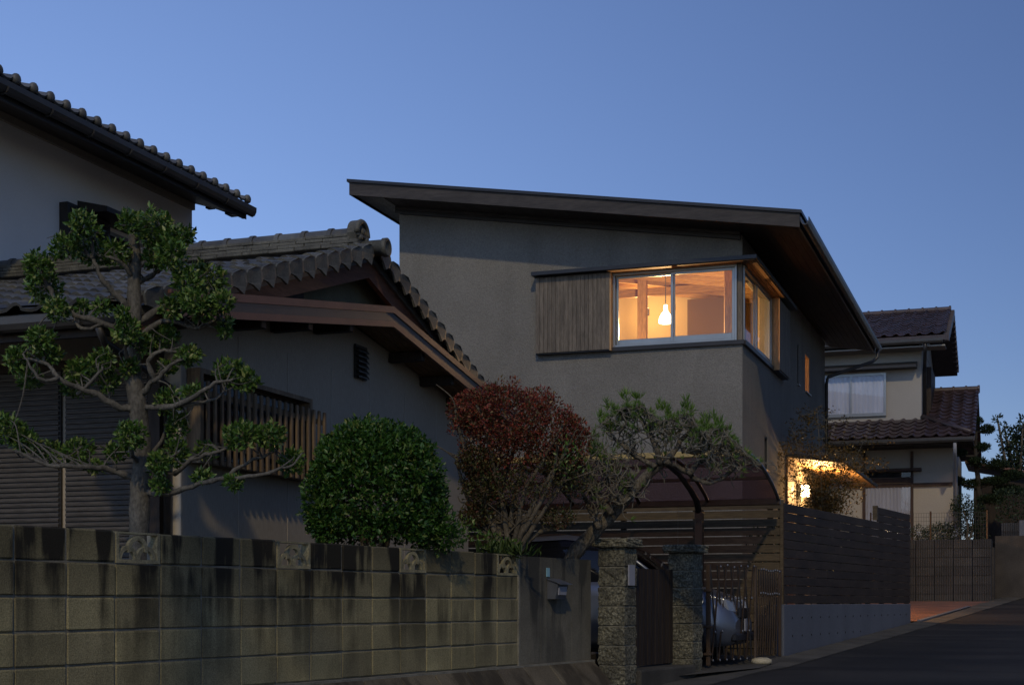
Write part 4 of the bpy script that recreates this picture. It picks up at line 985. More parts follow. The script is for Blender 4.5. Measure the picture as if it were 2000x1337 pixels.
# ================================================================ far house with brown tiles
fh = thing('brown_roof_house', 'cream two storey house with brown tiled roofs beyond the fence', 'house', (-5, 38, 1.2))
UY = 36.3; UX = -2.32
B(-9.5, UX, UY, 41, 3.6, 6.16).build('upper_wall', 'cream_render', fh)
B(-9.5, -1.58, 36.12, 41, 1.2, 3.74).build('lower_wall', 'cream_render', fh)
def frz(y): return 7.36 - .385 * abs(y - 38.45)
fr1 = MB().prism([(-9.8, 35.68, frz(35.68) - .02), (-9.8, 38.45, frz(38.45) - .02), (-9.8, 41.3, frz(41.3) - .02), (-9.8, 41.3, frz(41.3) - .14), (-9.8, 38.45, frz(38.45) - .14), (-9.8, 35.68, frz(35.68) - .14)], (9.8 - 1.70, 0, 0)).build('upper_roof', 'brown_tile', fh)
MB().prism([(UX + .004, UY, 6.17), (UX + .004, 38.45, frz(38.45) - .15), (UX + .004, 41, 6.17)], (-.1, 0, 0)).build('gable', 'cream_render', fh)
B(-9.8, -1.75, 35.7, UY, 6.02, 6.05).build('soffit', 'cream_render', fr1)
ft = pan_tile(.27, .29, .045, 'brown_tile', 'roof_tile')
RF = Matrix.Rotation(math.atan(.385), 3, 'X')
for r_ in range(12):
    y = 35.66 + r_ * .232
    for i in range(10): piece('roof_tile', ft, fr1, (-4.45 + i * .27 + random.uniform(-.005, .005), y, frz(y) + random.uniform(0, .008)), Matrix.Rotation(math.atan(.385) + random.uniform(-.02, .02), 3, 'X'))
for i in range(24):
    y = 35.7 + i * .232; B(-1.78, -1.66, y, y + .226, frz(y) - .16, frz(y) + .03).build('verge_tile', 'brown_tile', fr1)
rc = MB().lathe((0, 0, 0), [(.08, 0), (.08, .28), (.1, .285), (.1, .33), (.08, .335)], 10, 'x').mesh('ridge_cap', 'brown_tile')
for i in range(9): piece('ridge_cap', rc, fr1, (-4.75 + i * .335, 38.45, 7.36 + .02))
gt2 = MB().prism([(-9.8, 35.62 + a, 6.13 + b) for a, b in prof], (8.0, 0, 0)).build('gutter', 'gutter_metal', fh)
def lrz(y): return 3.80 + .47 * (y - 35.05) if y < 38.1 else 3.80 + .47 * 3.05 - .47 * (y - 38.1)
fr2 = MB()
fr2.prism([(-9.8, 35.05, lrz(35.05)), (-9.8, UY, lrz(UY)), (-9.8, UY, lrz(UY) - .12), (-9.8, 35.05, lrz(35.05) - .1)], (9.8 + UX, 0, 0))
fr2.prism([(UX + .002, 35.05, lrz(35.05)), (UX + .002, 38.1, lrz(38.1)), (UX + .002, 41, lrz(41)), (UX + .002, 41, lrz(41) - .1), (UX + .002, 38.1, lrz(38.1) - .1), (UX + .002, 35.05, lrz(35.05) - .1)], (-1.07 - UX, 0, 0))
fr2 = fr2.build('lower_roof', 'brown_tile', fh)
for r_ in range(13):
    y = 35.03 + r_ * .232
    for i in range(14):
        x = -4.85 + i * .27
        if r_ > 4 and x < UX - .05: continue
        piece('roof_tile', ft, fr2, (x + random.uniform(-.005, .005), y, lrz(y) + .015 + random.uniform(0, .01)), Matrix.Rotation(math.atan(.47) + random.uniform(-.02, .02), 3, 'X'))
for i in range(4): piece('ridge_cap', rc, fr2, (UX + .05 + i * .3, 38.1, lrz(38.1) + .06))
MB().tube([(UX + .02, UY, lrz(UY) + .06), (-1.15, 35.1, lrz(35.1) + .08)], .06, 8).build('hip_ridge', 'brown_tile', fr2, True)
B(-9.8, -1.1, 35.1, 36.12, 3.66, 3.69).build('soffit', 'dark_soffit', fr2)
MB().prism([(-9.8, 34.98 + a, 3.72 + b) for a, b in prof], (8.7, 0, 0)).build('gutter', 'gutter_metal', fh)
MB().tube([(-1.5, 35.0, 3.66), (-1.5, 35.1, 3.4), (-1.52, 36.05, 3.2), (-1.52, 36.05, 1.2)], .04, 8).build('downpipe', 'white_plastic', fh, True)
MB().tube([(-2.2, 35.64, 6.1), (-2.2, 35.7, 5.9), (UX + .07, UY + .05, 5.7), (UX + .07, UY + .05, 4.3)], .045, 8).build('downpipe', 'dark_metal', fh, True)
B(UX + .005, UX + .2, 36.75, 38.4, 4.35, 5.7).build('shutter_box', 'dark_wood', fh)
def curtain(parent, x0, x1, y, z0, z1, material, amp=.03, waves=9):
    n = 60; MB().sheet([[(x0 + (x1 - x0) * k / n, y + amp * math.sin(k / n * waves * 2 * math.pi + .6 * math.sin(k * .35)), z) for k in range(n + 1)] for z in (z1, z0)]).build('curtain', material, parent, True)
u0, u1 = aty(1600, 0, UY).x, aty(1731, 0, UY).x
uw = MB()
uw.box(u0, u1, UY - .06, UY - .003, 4.5, 4.58); uw.box(u0, u1, UY - .06, UY - .003, 5.48, 5.54); um = aty(1660, 0, UY).x
for x in (u0, um, u1 - .05): uw.box(x, x + .05, UY - .06, UY - .003, 4.58, 5.48)
uw = uw.build('window', 'aluminium', fh); curtain(uw, u0 + .05, u1 - .05, UY - .024, 4.58, 5.48, 'curtain', .012, 14)
B(u0 + .05, u1 - .05, UY - .052, UY - .048, 4.58, 5.48).build('pane', 'glass', uw)
MB().prism([(-9, UY - .002, 5.78), (-9, UY - .35, 5.66), (-9, UY - .35, 5.6), (-9, UY - .002, 5.6)], (9 - 2.42, 0, 0)).build('window_canopy', 'dark_metal', fh)
l0, l1 = aty(1690, 0, 36.12).x, aty(1779, 0, 36.12).x
lw = MB(); lw.box(l0 - .5, l1, 36.05, 36.117, 2.86, 2.98)
for x in (l0 - .05, l1): lw.box(x, x + .06, 36.04, 36.117, 1.2, 3.6)
lw.box(l0 - .5, -1.6, 36.06, 36.117, 2.76, 2.84)
lw = lw.build('window_frame', 'dark_brown_wood', fh); curtain(lw, l0 + .01, l1, 36.09, 1.3, 2.75, 'lace_curtain', .012, 12)
B(l0 + .01, l1, 36.06, 36.064, 1.3, 2.75).build('pane', 'glass', lw)
B(l0 - .5, l1 + .25, 35.9, 36.117, 3.12, 3.19).build('lintel', 'dark_brown_wood', fh)
B(l0 + .01, l1, 36.09, 36.115, 2.99, 3.11).build('transom_pane', 'glass_dark', fh)
shd = thing('garden_shed', 'small shed with low brown roof behind the cloud pruned pine', 'shed', (-.3, 39, 1.2))
B(-1.2, 1.0, 38.6, 40.5, 1.2, 3.1).build('wall', 'dark_wood', shd)
MB().prism([(-1.4, 38.3, 3.55), (1.3, 38.3, 3.0), (1.3, 38.3, 2.94), (-1.4, 38.3, 3.49)], (0, 2.5, 0)).build('roof', 'brown_metal', shd)

# ribbed retaining wall beyond the drive
rw = thing('ribbed_block_wall', 'low ribbed concrete block wall below the far garden', 'wall', (-2, 33.5, 0))
m = MB(); pr_ = []
for k in range(8):
    x0 = .006 + k * .0485; pr_ += [(x0, .012), (x0 + .008, -.008), (x0 + .034, -.008), (x0 + .042, .012)]
pr_ += [(.394, .08), (.006, .08)]
m.prism([(x, y, .005) for x, y in pr_], (0, 0, .19)); rbm = m.mesh('ribbed_block', 'rib_block')
RX1 = aty(1937, 0, 33.5).x
for r_ in range(8):
    for i in range(8): piece('ribbed_block', rbm, rw, (RX1 - .4 * (i + 1), 33.5, -.22 + r_ * .2))
B(RX1 - 3.2, RX1 - .004, 33.55, 33.65, -.3, 1.37).build('mortar', 'rib_block', rw)
B(RX1 - .12, RX1, 33.652, 36, -.3, 1.37).build('return_wall', 'rib_block', rw)
sw = thing('stone_retaining_wall', 'blue grey cut stone retaining wall with ribbed blocks at the right edge', 'wall', (.5, 35, 0))
sx = [-.66, -.1, .42, 1.1, 1.7, 2.4]
for r_ in range(4):
    off = (r_ % 2) * .25
    for a, b in zip(sx, sx[1:]): MB().cbox(a + off + .006, b + off - .006, 34.9 + random.uniform(-.02, .02), 35.2, .02 + r_ * .235, .02 + r_ * .235 + .225, .015, .004).build('stone', 'blue_stone', sw)
B(-.6, 2.8, 34.96, 35.25, -.2, .96).build('mortar', 'rib_block', sw)
for r_ in range(4):
    for i in range(2): piece('ribbed_block', rbm, sw, (aty(1955, 0, 35).x + i * .4 - .0, 35.0, 1.0 + r_ * .2))
B(aty(1989, 0, 35).x + .02, 2.9, 34.98, 35.2, .97, 1.85).build('coping_block', 'concrete', sw)
mf = thing('mesh_fence', 'thin wire mesh fence standing on the ribbed wall', 'fence', (-2, 33.75, 1.3))
m = MB()
for i in range(46): x = RX1 - 2.6 + i * .055; m.tube([(x, 33.75, 1.3), (x, 33.75, 1.98)], .0035, 4)
for i in range(8): m.tube([(RX1 - 2.6, 33.75, 1.35 + i * .09), (RX1 - .1, 33.75, 1.35 + i * .09)], .0035, 4)
m.build('mesh_panel', 'dark_metal', mf)
for x in (RX1 - 2.6, RX1 - 1.3, RX1 - .1): MB().tube([(x, 33.75, 1.2), (x, 33.75, 2.02)], .02, 6).build('post', 'bronze_metal', mf)

# ================================================================ planting
def pxr(r, d): return r * d / F_PX
# --- trained broadleaf tree in the neighbour's garden
D0 = 10.25
tree = thing('trained_garden_tree', 'gnarled trained evergreen tree with leafy clumps rising behind the block wall', 'tree', at(272, 1300, D0))
tk = MB()
limb(tk, [at(273, 1330, D0), at(272, 1060, D0), at(274, 960, D0), at(278, 880, D0 + .03), at(270, 800, D0), at(262, 740, D0), at(259, 660, D0 - .02), at(262, 600, D0), at(262, 540, D0), at(265, 500, D0), at(258, 452, D0)], .08, .036, 12, .07)
trunk = tk.build('trunk', 'bark', tree, True)
def dep(k): return D0 + k
BR = [([(280, 962, 0), (330, 962, -.1), (390, 945, -.25), (440, 932, -.3), (478, 905, -.2), (540, 880, -.1)], 13, 5),
      ([(440, 932, -.3), (500, 930, -.4), (545, 915, -.35), (575, 905, -.3)], 8, 4),
      ([(265, 935, 0), (215, 915, -.1), (160, 912, -.25), (95, 906, -.3), (30, 880, -.3)], 13, 5),
      ([(268, 800, 0), (225, 792, -.1), (180, 765, -.2), (115, 738, -.3), (95, 712, -.25), (55, 700, -.2)], 14, 5),
      ([(115, 738, -.3), (80, 742, -.4), (62, 720, -.4), (45, 690, -.35)], 8, 4),
      ([(280, 795, 0), (340, 792, -.15), (395, 765, -.3), (425, 745, -.3), (455, 740, -.3)], 12, 5),
      ([(350, 790, -.15), (410, 782, -.2), (440, 765, -.2)], 8, 4),
      ([(259, 652, 0), (205, 632, -.1), (145, 615, -.2), (112, 588, -.25), (85, 545, -.25), (72, 500, -.2)], 13, 5),
      ([(205, 632, -.1), (165, 642, -.2), (145, 628, -.2)], 7, 5),
      ([(264, 612, 0), (228, 578, -.1), (196, 540, -.15), (182, 505, -.15), (150, 475, -.15)], 13, 5),
      ([(182, 505, -.15), (178, 465, -.15), (165, 440, -.15)], 7, 4),
      ([(262, 545, 0), (235, 512, -.12), (215, 500, -.15)], 9, 5),
      ([(266, 632, 0), (315, 598, .1), (350, 575, .1), (385, 560, .1)], 14, 6),
      ([(270, 655, 0), (330, 625, .05), (385, 640, 0), (435, 615, 0)], 11, 5),
      ([(300, 640, .1), (340, 615, .2), (375, 605, .2)], 9, 5),
      ([(266, 550, 0), (300, 535, .1), (315, 520, .1), (320, 480, .1)], 11, 6),
      ([(258, 455, 0), (295, 440, .05), (335, 455, .05), (372, 462, 0)], 11, 5),
      ([(275, 770, 0), (300, 740, -.1), (290, 705, -.15), (320, 685, -.15), (352, 690, -.15)], 12, 5),
      ([(300, 745, -.1), (325, 720, -.15), (360, 700, -.15)], 9, 5),
      ([(262, 720, 0), (245, 690, -.15), (250, 655, -.2)], 10, 5),
      ([(272, 905, 0), (255, 880, -.15), (252, 850, -.2)], 9, 5),
      ([(285, 900, 0), (315, 860, .1), (335, 800, .1)], 10, 5),
      ([(282, 925, 0), (310, 905, -.1), (340, 892, -.1)], 8, 4),
      ([(150, 770, -.2), (190, 735, -.25), (200, 715, -.25)], 7, 4),
      ([(340, 925, 0), (390, 890, -.1), (430, 880, -.15), (470, 855, -.15)], 9, 5)]
bm_ = MB(); segs = []
for pts, r0, r1 in BR:
    d_ = D0
    segs += limb(bm_, [at(x, y, D0 + k) for x, y, k in pts], pxr(r0, D0) * .55, pxr(r1, D0) * .5, 7, .2, .009)
bm_.build('branches', 'bark', trunk, True)
CL = [(160, 438, 28, 30), (128, 482, 34, 24), (185, 492, 40, 28), (228, 498, 30, 24), (252, 432, 26, 22), (300, 446, 44, 38), (350, 460, 36, 20), (335, 498, 32, 38), (305, 500, 30, 30), (75, 522, 27, 36), (92, 566, 33, 32), (112, 604, 24, 26),
      (365, 552, 32, 32), (408, 545, 34, 34), (432, 592, 28, 26), (335, 600, 28, 24), (380, 590, 34, 26), (395, 610, 26, 18), (78, 664, 30, 26), (95, 692, 26, 20), (36, 702, 28, 28), (58, 738, 26, 22), (155, 725, 30, 26), (200, 706, 28, 24), (148, 755, 30, 22), (212, 745, 22, 24),
      (250, 648, 28, 28), (318, 655, 32, 28), (280, 672, 20, 20), (368, 694, 30, 20), (252, 718, 20, 18), (325, 718, 18, 14), (445, 726, 34, 28), (478, 744, 28, 24), (330, 785, 28, 30), (348, 832, 24, 26), (375, 765, 24, 12), (258, 850, 34, 28), (228, 884, 24, 20), (18, 838, 30, 32), (50, 862, 34, 26),
      (100, 882, 30, 20), (150, 880, 32, 26), (342, 886, 28, 28), (310, 905, 24, 22), (470, 850, 40, 30), (530, 852, 34, 26), (570, 903, 28, 28), (400, 878, 20, 18), (395, 932, 24, 12), (455, 942, 20, 14), (312, 948, 20, 16), (185, 912, 20, 14), (70, 560, 20, 24), (190, 455, 10, 8), (440, 640, 14, 22), (200, 600, 20, 14), (160, 600, 16, 12), (238, 612, 14, 12)]
lv = Leaves()
for x, y, rx, ry in CL:
    dd = D0 + random.uniform(-.35, .15); c = at(x, y, dd); sx_, sy_ = pxr(rx, dd) * .87, pxr(ry, dd) * .87
    lv.blob(c, (sx_, (sx_ + sy_) * .5, sy_), int(215 * rx * ry / 700) + 50, .042, .2, .7, .52, .35)
    for _ in range(max(2, int(rx * ry / 170))):       # leafy rosettes standing out of the clump
        q = Vector((random.gauss(0, 1), random.gauss(0, 1), random.gauss(.3, 1))).normalized(); tip = c + Vector((q.x * sx_, q.y * sx_, q.z * sy_)) * random.uniform(.85, 1.12)
        lv.blob(tip, (.016,) * 3, 10, .052, .1, .9, .42, .4)
tw_ = MB()
for x, y, rx, ry in CL:
    c = at(x, y, D0 - .1); near = sorted(segs, key=lambda v: (v - c).length)[:9]
    for k in range(4):
        q = random.choice(near); e = c + Vector((random.uniform(-1, 1) * pxr(rx, D0), random.uniform(-1, 1) * pxr(rx, D0), random.uniform(-.5, .8) * pxr(ry, D0))) * .8
        tw_.tube(smooth_path([q, q.lerp(e, .5) + Vector((random.gauss(0, .025), random.gauss(0, .02), random.gauss(0, .025))), e], 3), [.006, .006, .005, .005, .004, .003, .002], 5, False)
tw_.build('twigs', 'bark', trunk)['kind'] = 'stuff'
lv.build('foliage', 'leaf_gloss', tree)
# --- clipped dome shrub
D1 = 12.3
ds = thing('dome_shrub', 'clipped dome shaped evergreen shrub with glossy dark green leaves', 'shrub', at(740, 1250, D1))
lv = Leaves(); c0 = at(733, 985, D1); rr0 = pxr(134, D1)
n = 27000; d = unit(rng.normal(size=(n, 3))); d[:, 2] = np.where(d[:, 2] < -.55, -d[:, 2], d[:, 2])
ry = np.where(d[:, 2] > 0, pxr(163, D1), pxr(130, D1))
lump = 1 + .03 * rng.normal(size=n) * (rng.random(n) > .8) + .06 * np.sin(d[:, 0] * 9 + 2) * np.cos(d[:, 2] * 8) + .025 * np.sin(d[:, 1] * 11 + d[:, 0] * 5)
r_ = (rng.uniform(.5, 1.0, n) ** .6 * lump)[:, None]
e_ = np.sign(d) * np.abs(d) ** .82
p = np.array(c0) + e_ / np.linalg.norm(e_, axis=1, keepdims=True) ** .35 * r_ * np.stack([np.full(n, rr0), np.full(n, rr0), ry], 1)
lv.add(*leaf_geo(p, d * .55 + rng.normal(size=(n, 3)) * .6 + np.array([0, 0, .1]), .045 * rng.uniform(.6, 1.25, n), .55, .16))
c1 = at(842, 1025, D1); lv.blob(c1, (pxr(50, D1), pxr(50, D1), pxr(60, D1)), 1300, .042, .5, .6)
c1 = at(868, 1050, D1); lv.blob(c1, (pxr(45, D1), pxr(40, D1), pxr(26, D1)), 500, .04, .2, .6)
c1 = at(835, 970, D1 + .1); lv.blob(c1, (pxr(40, D1), pxr(40, D1), pxr(50, D1)), 700, .042, .5, .6)
sp_ = Leaves()
for i in range(130):
    d_ = Vector((random.gauss(0, 1), random.gauss(-.4, 1), random.gauss(.5, .8))).normalized()
    q = c0 + Vector((d_.x * rr0, d_.y * rr0, d_.z * pxr(163 if d_.z > 0 else 120, D1))) * random.uniform(.97, 1.06)
    (sp_ if i % 3 == 0 else lv).blob(q, (.02, .02, .035), 14, .045, .1, .5, .5, .8)
lv.build('foliage', 'leaf_dome', ds); sp_.build('young_shoots', 'leaf_gloss', ds)['kind'] = 'stuff'
tk = MB()
for i in range(9):
    a = i * .7; limb(tk, [at(735, 1250, D1), c0 + Vector((math.cos(a) * .12, math.sin(a) * .12, -.25)), c0 + Vector((math.cos(a) * rr0 * .7, math.sin(a) * rr0 * .7, .05 + .25 * (i % 3)))], .03, .008, 6)
tk.build('stems', 'bark_red', ds, True)
# --- red leaved shrub with fanning stems
D2 = 14.0
rs = thing('red_leaved_shrub', 'wide shrub with reddish autumn leaves over fanning bare stems', 'shrub', at(1000, 1250, D2))
tk = MB(); base = at(1000, 1120, D2)
stems = [((985, 1085), (955, 1010), (935, 940), (905, 870), (890, 800)), ((995, 1085), (985, 1000), (965, 920), (950, 840), (930, 790)), ((1000, 1085), (1030, 1010), (1060, 950), (1095, 900), (1120, 850)), ((1005, 1085), (1040, 1030), (1075, 980), (1110, 920), (1135, 880)),
         ((990, 1085), (1000, 1000), (1015, 930), (1040, 870), (1075, 820)), ((980, 1085), (975, 1000), (985, 930), (1010, 860), (1020, 800)), ((1005, 1090), (1050, 1040), (1090, 1030), (1110, 1010)), ((985, 1085), (960, 1020), (920, 980), (900, 930), (890, 890)), ((970, 1085), (950, 1045), (940, 1000), (945, 960)),
         ((995, 1085), (1010, 1030), (1025, 960), (1060, 900), (1100, 830)), ((1000, 1085), (1020, 1040), (1050, 990), (1080, 930), (1090, 870))]
allp = []
for k, st in enumerate(stems):
    dz = random.uniform(-.25, .25); P = [at(x, y, D2 + dz * i / 4) for i, (x, y) in enumerate(st)]
    allp += limb(tk, [base] + P, .036, .012, 7, .15, .008)[6:]
for i in range(95):
    p = random.choice(allp); q = p + Vector((random.gauss(0, .16), random.gauss(0, .14), random.uniform(.03, .26))); limb(tk, [p, p.lerp(q, .5) + Vector((random.gauss(0, .03), 0, random.gauss(0, .02))), q], .01, .004, 5, .1)
tk.build('stems', 'bark_red', rs, True)
lv = Leaves(); lo = Leaves()
for x, y, rx, ry, n in ((985, 815, 92, 58, 2600), (920, 800, 50, 38, 1000), (1065, 845, 75, 52, 1700), (1115, 860, 42, 52, 900), (950, 870, 58, 48, 1100), (1010, 875, 75, 40, 900), (930, 900, 40, 30, 500), (945, 950, 40, 32, 450), (1100, 910, 40, 35, 380), (930, 1005, 36, 24, 330), (1050, 780, 40, 25, 350), (965, 775, 60, 22, 600), (1090, 1010, 36, 22, 160), (955, 945, 62, 48, 330), (1060, 930, 66, 46, 330), (1120, 935, 30, 40, 160), (1000, 960, 60, 40, 160)):
    c = at(x, y, D2 + random.uniform(-.1, .1)); (lo if y > 888 else lv).blob(c, (pxr(rx, D2), pxr(rx, D2) * .85, pxr(ry, D2)), int(n * (3.2 if y > 888 else 1.6)), .032, .45, .6, .55, .3)
for i in range(70):                                  # ragged sprigs breaking the outline
    a = random.uniform(-.2, 3.3); x, y = 1010 + 128 * math.cos(a) * random.uniform(.75, 1.04), 842 - 78 * math.sin(a) * random.uniform(.8, 1.1) - (14 if math.cos(a) < 0 else -10)
    lv.blob(at(x, y, D2 + random.uniform(-.3, .3)), (.04, .04, .06), 26, .032, .1, .6, .5, .6)
lv.build('foliage', 'leaf_red', rs); lo.build('foliage', 'leaf_olive', rs)
lv = Leaves()
for x, y, rx, ry, n in ((905, 1035, 26, 24, 120), (950, 1055, 30, 18, 120), (990, 1068, 30, 14, 150), (1110, 900, 30, 45, 90)): lv.blob(at(x, y, D2 - .3), (pxr(rx, D2),) * 2 + (pxr(ry, D2),), n, .045, .1, .5, .4, .6)
lv.build('green_shoots', 'leaf_gloss', rs)['kind'] = 'stuff'
# --- leaning pine with sparse needles
D3 = 14.9
pt = thing('leaning_pine', 'leaning pine with twisted bare twigs and pale needle tufts by the stone pillar', 'tree', at(1110, 1250, D3))
tk = MB()
limb(tk, [at(1085, 1200, D3), at(1120, 1085, D3), at(1152, 1048, D3), at(1195, 1003, D3), at(1240, 955, D3 - .05), at(1278, 915, D3 - .1), at(1308, 893, D3 - .1)], .088, .045, 10, .12, .006)
arms = [[(1300, 898), (1345, 925), (1385, 945), (1430, 920), (1445, 900)], [(1308, 893), (1330, 860), (1355, 830), (1350, 800)], [(1280, 912), (1245, 890), (1215, 870), (1190, 840)], [(1290, 905), (1280, 870), (1260, 830), (1240, 800)],
        [(1240, 955), (1215, 945), (1190, 930), (1165, 905)], [(1195, 1003), (1160, 960), (1120, 950), (1090, 945)], [(1330, 880), (1370, 880), (1400, 860), (1420, 830)], [(1170, 1030), (1150, 985), (1140, 960), (1145, 930)], [(1225, 975), (1190, 975), (1160, 985)], [(1345, 925), (1370, 900), (1395, 890), (1430, 880)]]
nodes_ = []
for a in arms: nodes_ += limb(tk, [at(x, y, D3 - .1 + random.uniform(-.15, .15)) for x, y in a], .032, .012, 7, .18, .012)
trunk = tk.build('trunk', 'bark_dark', pt, True)
tw = MB(); tips = []; PTX = [(1100, 900), (1160, 835), (1200, 800), (1250, 785), (1290, 822), (1340, 803), (1375, 842), (1405, 828), (1445, 868), (1480, 900)]
def ptop(p):
    X, Z = CY * p.x + SY * p.y, -SY * p.x + CY * p.y
    return (HOR - np.interp(1000 + F_PX * X / Z, [q[0] for q in PTX], [q[1] for q in PTX])) / F_PX * Z
for i in range(760):
    p = Vector(random.choice(nodes_)); n = random.randint(4, 7); P = [p.copy()]
    dirv = Vector((random.gauss(0, .7), random.gauss(0, .5), random.gauss(.55, .6))).normalized()
    for k in range(n):
        dirv = (dirv + Vector((random.gauss(0, .65), random.gauss(0, .5), random.gauss(.12, .55)))).normalized(); p = p + dirv * random.uniform(.035, .07)
        PTOP = ptop(p)
        if p.z > PTOP: p.z = PTOP - random.uniform(0, .05); dirv.z = -.3
        P.append(p.copy())
    tw.tube(smooth_path(P, 2), [.0075 - .004 * k / (2 * n) for k in range(2 * n + 1)], 4, False); tips.append((P[-1], dirv))
    if len(nodes_) < 1500: nodes_ += P[2:]
tw.build('twigs', 'twig', trunk)
lv = Leaves()
for p, dv in tips:
    hi = p.z > at(0, 880, D3).z; right = p.x > at(1370, 0, D3).x + .0
    if random.random() > (.8 if hi else .3): continue
    n = random.randint(12, 20); d = unit(np.array(dv)[None] * .6 + rng.normal(size=(n, 3)) * .42 + np.array([0, 0, .75]))
    lv.add(*leaf_geo(np.repeat(np.array(p)[None], n, 0), d, rng.uniform(.045, .085, n), .085, .0))
for x, y in ((1190, 790), (1205, 800), (1222, 775), (1248, 772), (1240, 790), (1215, 812), (1172, 815), (1300, 800), (1290, 790), (1335, 785), (1345, 800), (1310, 812), (1390, 815), (1405, 825), (1380, 835), (1420, 845), (1430, 860), (1395, 845), (1375, 820), (1195, 830), (1160, 870), (1165, 885), (1175, 900)):
    for k in range(4):
        n = 16; p = at(x + random.uniform(-8, 8), y + random.uniform(-4, 14), D3 - .1); d = unit(rng.normal(size=(n, 3)) * .38 + np.array([0, 0, .9]))
        lv.add(*leaf_geo(np.repeat(np.array(p)[None], n, 0), d, rng.uniform(.07, .12, n), .085, .0))
        q = min(nodes_, key=lambda v: (v - p).length); tw2 = q
lv.build('needles', 'needle', pt)
tw = MB()
for x, y in ((1190, 800), (1222, 785), (1248, 782), (1215, 815), (1300, 805), (1335, 795), (1390, 825), (1405, 835), (1430, 865), (1375, 830)):
    p = at(x, y, D3 - .1); q = min(nodes_, key=lambda v: (v - p).length); tw.tube(smooth_path([q, q.lerp(p, .5) + Vector((.02, 0, -.01)), p], 3), .005, 4)
tw.build('leader_twigs', 'twig', trunk)
# --- slender multi-stemmed tree by the porch
D4 = 24.6
et = thing('slender_porch_tree', 'slender many stemmed tree with sparse small leaves in front of the porch', 'tree', at(1610, 1180, D4))
tk = MB(); lv = Leaves(); rng2 = random.Random(3)
for i in range(13):
    tx = 1515 + i * 15 + rng2.uniform(-10, 10); ty = 800 + abs(tx - 1590) * .55 + rng2.uniform(0, 70); b = at(1602 + i * 1.6, 1180, D4)
    mid_ = at(1600 + (tx - 1600) * .35 + i, 960, D4 + rng2.uniform(-.3, .3)); tip = at(tx, ty, D4 + rng2.uniform(-.5, .5))
    P = limb(tk, [b, at(1600 + i * 1.5, 1020, D4), mid_, tip], .011, .003, 5, .05)
    for k in range(46):
        p = P[rng2.randint(len(P) // 3, len(P) - 1)]; q = p + Vector((rng2.gauss(0, .2), rng2.gauss(0, .2), rng2.uniform(-.05, .2))); tk.tube([p, q], [.004, .002], 4, False)
        lv.blob(q, (.1, .1, .07), 11, .05, .1, .5, .5, .0)
tk.build('stems', 'twig', et, True); lv.build('foliage', 'leaf_entry', et)
# --- cloud pruned pine, shrubs and trees of the far gardens
D5 = 35.2
cpn = thing('cloud_pruned_pine', 'dark cloud pruned pine with flat needle pads above the ribbed wall', 'tree', at(1915, 1100, D5))
tk = MB(); P = limb(tk, [at(1918, 1110, D5), at(1916, 1000, D5), at(1911, 940, D5), at(1905, 890, D5), at(1907, 830, D5), at(1905, 815, D5)], .085, .025, 8, .1)
lv = Leaves()
for x, y, rx, ry in ((1905, 823, 15, 7), (1887, 839, 17, 9), (1928, 839, 14, 9), (1916, 874, 18, 8), (1867, 885, 21, 7), (1908, 902, 18, 8), (1948, 908, 22, 9), (1861, 940, 24, 8), (1901, 946, 22, 9), (1944, 940, 26, 9), (1978, 928, 22, 10), (1968, 958, 30, 10), (1935, 975, 26, 9)):
    dd = D5 + random.uniform(-.25, .25); c = at(x, y, dd); limb(tk, [min(P, key=lambda v: abs(v.z - c.z + .12)), c.lerp(at(1910, y + 14, D5), .4), c - Vector((0, 0, .05))], .035, .015, 5)
    lv.blob(c, (pxr(rx, dd), pxr(rx, dd), pxr(ry, dd)), int(rx * ry * 5), .07, .3, .5, .3, .8)
tk.build('trunk', 'bark_black', cpn, True); lv.build('needle_pads', 'needle_dark', cpn)
def far_tree(name, label, cat, px, py, D, blobs, size, material, stem=.09, dens=1.0):
    t_ = thing(name, label, cat, at(px, py, D)); tk = MB(); lv = Leaves(); b = at(px, py, D)
    for x, y, rx, ry in blobs:
        c = at(x, y, D + random.uniform(-.3, .3)); limb(tk, [b, b.lerp(c, .5) + Vector((random.uniform(-.1, .1), 0, .05)), c], stem, stem * .25, 6)
        lv.blob(c, (pxr(rx, D), pxr(rx, D), pxr(ry, D)), int(rx * ry * dens), size, .3, .6, .5, .2)
    tk.build('trunk', 'bark_dark', t_, True); lv.build('crown', material, t_); return t_
far_tree('garden_tree', 'leafy dark tree rising at the right edge beyond the pine', 'tree', 1990, 1060, 40, [(1988, 890, 36, 36), (1965, 910, 28, 26), (2010, 870, 36, 42), (1968, 858, 18, 18), (1948, 818, 9, 7), (1962, 834, 10, 9), (1998, 825, 12, 16), (1985, 845, 14, 15), (1958, 940, 26, 18), (2000, 930, 36, 26)], .11, 'leaf_dark', .08, .5)
far_tree('round_shrub', 'low rounded dark shrub behind the wire mesh fence', 'shrub', 1835, 1075, 34.4, [(1835, 1042, 32, 22)], .06, 'leaf_dark', .04, 1.3)
fl = far_tree('flowering_shrub', 'loose dark shrub dotted with white flowers beside the cloud pruned pine', 'shrub', 1885, 1075, 34.3, [(1870, 1035, 28, 18), (1900, 1010, 30, 34), (1880, 990, 24, 26), (1905, 1042, 26, 18)], .06, 'leaf_dark', .04, 1.0)
lv = Leaves()
for x, y in ((1790, 1035), (1785, 1045), (1795, 1040), (1840, 1042), (1858, 1030), (1866, 1040), (1872, 1036), (1862, 1048), (1880, 1046)): lv.blob(at(x + random.uniform(-4, 4), y, 34.0), (.1, .1, .06), 7, .035, .1, .5, .7, .3)
lv.build('flowers', 'petal', fl)['kind'] = 'stuff'
far_tree('climbing_shrub', 'small leafy shrub at the far end of the board fence', 'shrub', 1795, 1070, 34.4, [(1792, 1040, 16, 16)], .05, 'leaf_dark', .03, 1.2)
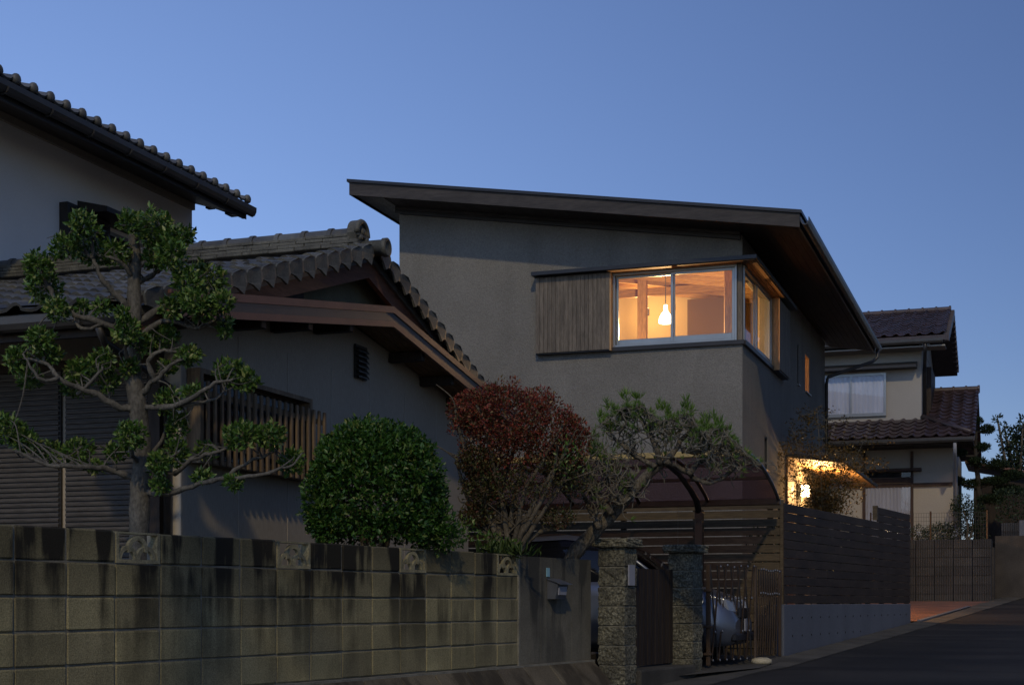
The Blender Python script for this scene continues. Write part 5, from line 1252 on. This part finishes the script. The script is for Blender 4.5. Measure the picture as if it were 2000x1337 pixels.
hd = thing('clipped_hedge', 'clipped dark green hedge above the stone wall at the right edge', 'hedge', (1.4, 35.8, 1.5))
n = 4200; p = np.stack([rng.uniform(aty(1945, 0, 35.7).x, 3.2, n), rng.uniform(35.4, 36.3, n), rng.uniform(1.85, 2.62, n)], 1)
face = rng.random(n); p[:, 1] = np.where(face < .5, 35.4 + rng.uniform(0, .08, n), p[:, 1]); p[:, 2] = np.where(face > .75, 2.6 + rng.uniform(-.08, .03, n), p[:, 2])
lv = Leaves(); lv.add(*leaf_geo(p, rng.normal(size=(n, 3)) + np.array([0, -.6, .3]), .07 * rng.uniform(.6, 1.2, n), .6)); lv.build('foliage', 'leaf_dark', hd)
tk = MB()
for i in range(7): tk.tube([(.2 + i * .45, 35.85, 1.45), (.25 + i * .45, 35.8, 2.4)], [.03, .01], 6)
tk.build('stems', 'bark_dark', hd)
# weeds and moss along the foot of the wall tops
gs = thing('fern_tuft', 'tuft of grassy leaves at the foot of the red leaved shrub', 'plant', at(990, 1080, D2 - .5))
lv = Leaves(); n = 160; p = np.array(at(985, 1085, D2 - .5)) + rng.normal(size=(n, 3)) * np.array([.13, .05, .01]); lv.add(*leaf_geo(p, rng.normal(size=(n, 3)) * .5 + np.array([0, 0, 1]), rng.uniform(.08, .2, n), .08)); lv.build('blades', 'grass', gs)['kind'] = 'stuff'

# utility pole across the street, out of view behind the camera; its shadow falls on the block wall
up = thing('utility_pole', 'tall grey concrete utility pole on the near side of the street', 'pole', (-1.75, -2.0, gz(-2.0)))
MB().tube([(-1.75, -2.0, gz(-2.0) - .1), (-1.75, -2.0, 9.2)], [.17, .12], 14).build('shaft', 'concrete', up, True)
for z in (8.3, 9.0): MB().cbox(-2.6, -.9, -2.16, -2.08, z, z + .09, .01).build('crossarm', 'galvanised', up)
MB().beam((-1.75, -2.0, 7.9), (-3.2, -2.9, gz(-2.9)), .03, .03).build('stay_wire', 'galvanised', up)

# low planting between the timber fence and the house
ls = thing('low_garden_shrubs', 'low dark shrubs growing just behind the dark board fence', 'shrub', FP(4, -.6, -.2))
lv = Leaves(); tk = MB()
for i in range(15):
    c = FP(.7 + i * .43, -.55 + random.uniform(-.12, .12), random.uniform(.55, .8)); lv.blob(c, (.3, .3, random.uniform(.42, .52)), 420, .06, .3, .5, .5, .3)
    limb(tk, [FP(.7 + i * .43, -.55, -.22), c + Vector((.03, 0, -.2)), c], .014, .006, 5)
lv.build('foliage', 'leaf_dark', ls); tk.build('stems', 'twig', ls)
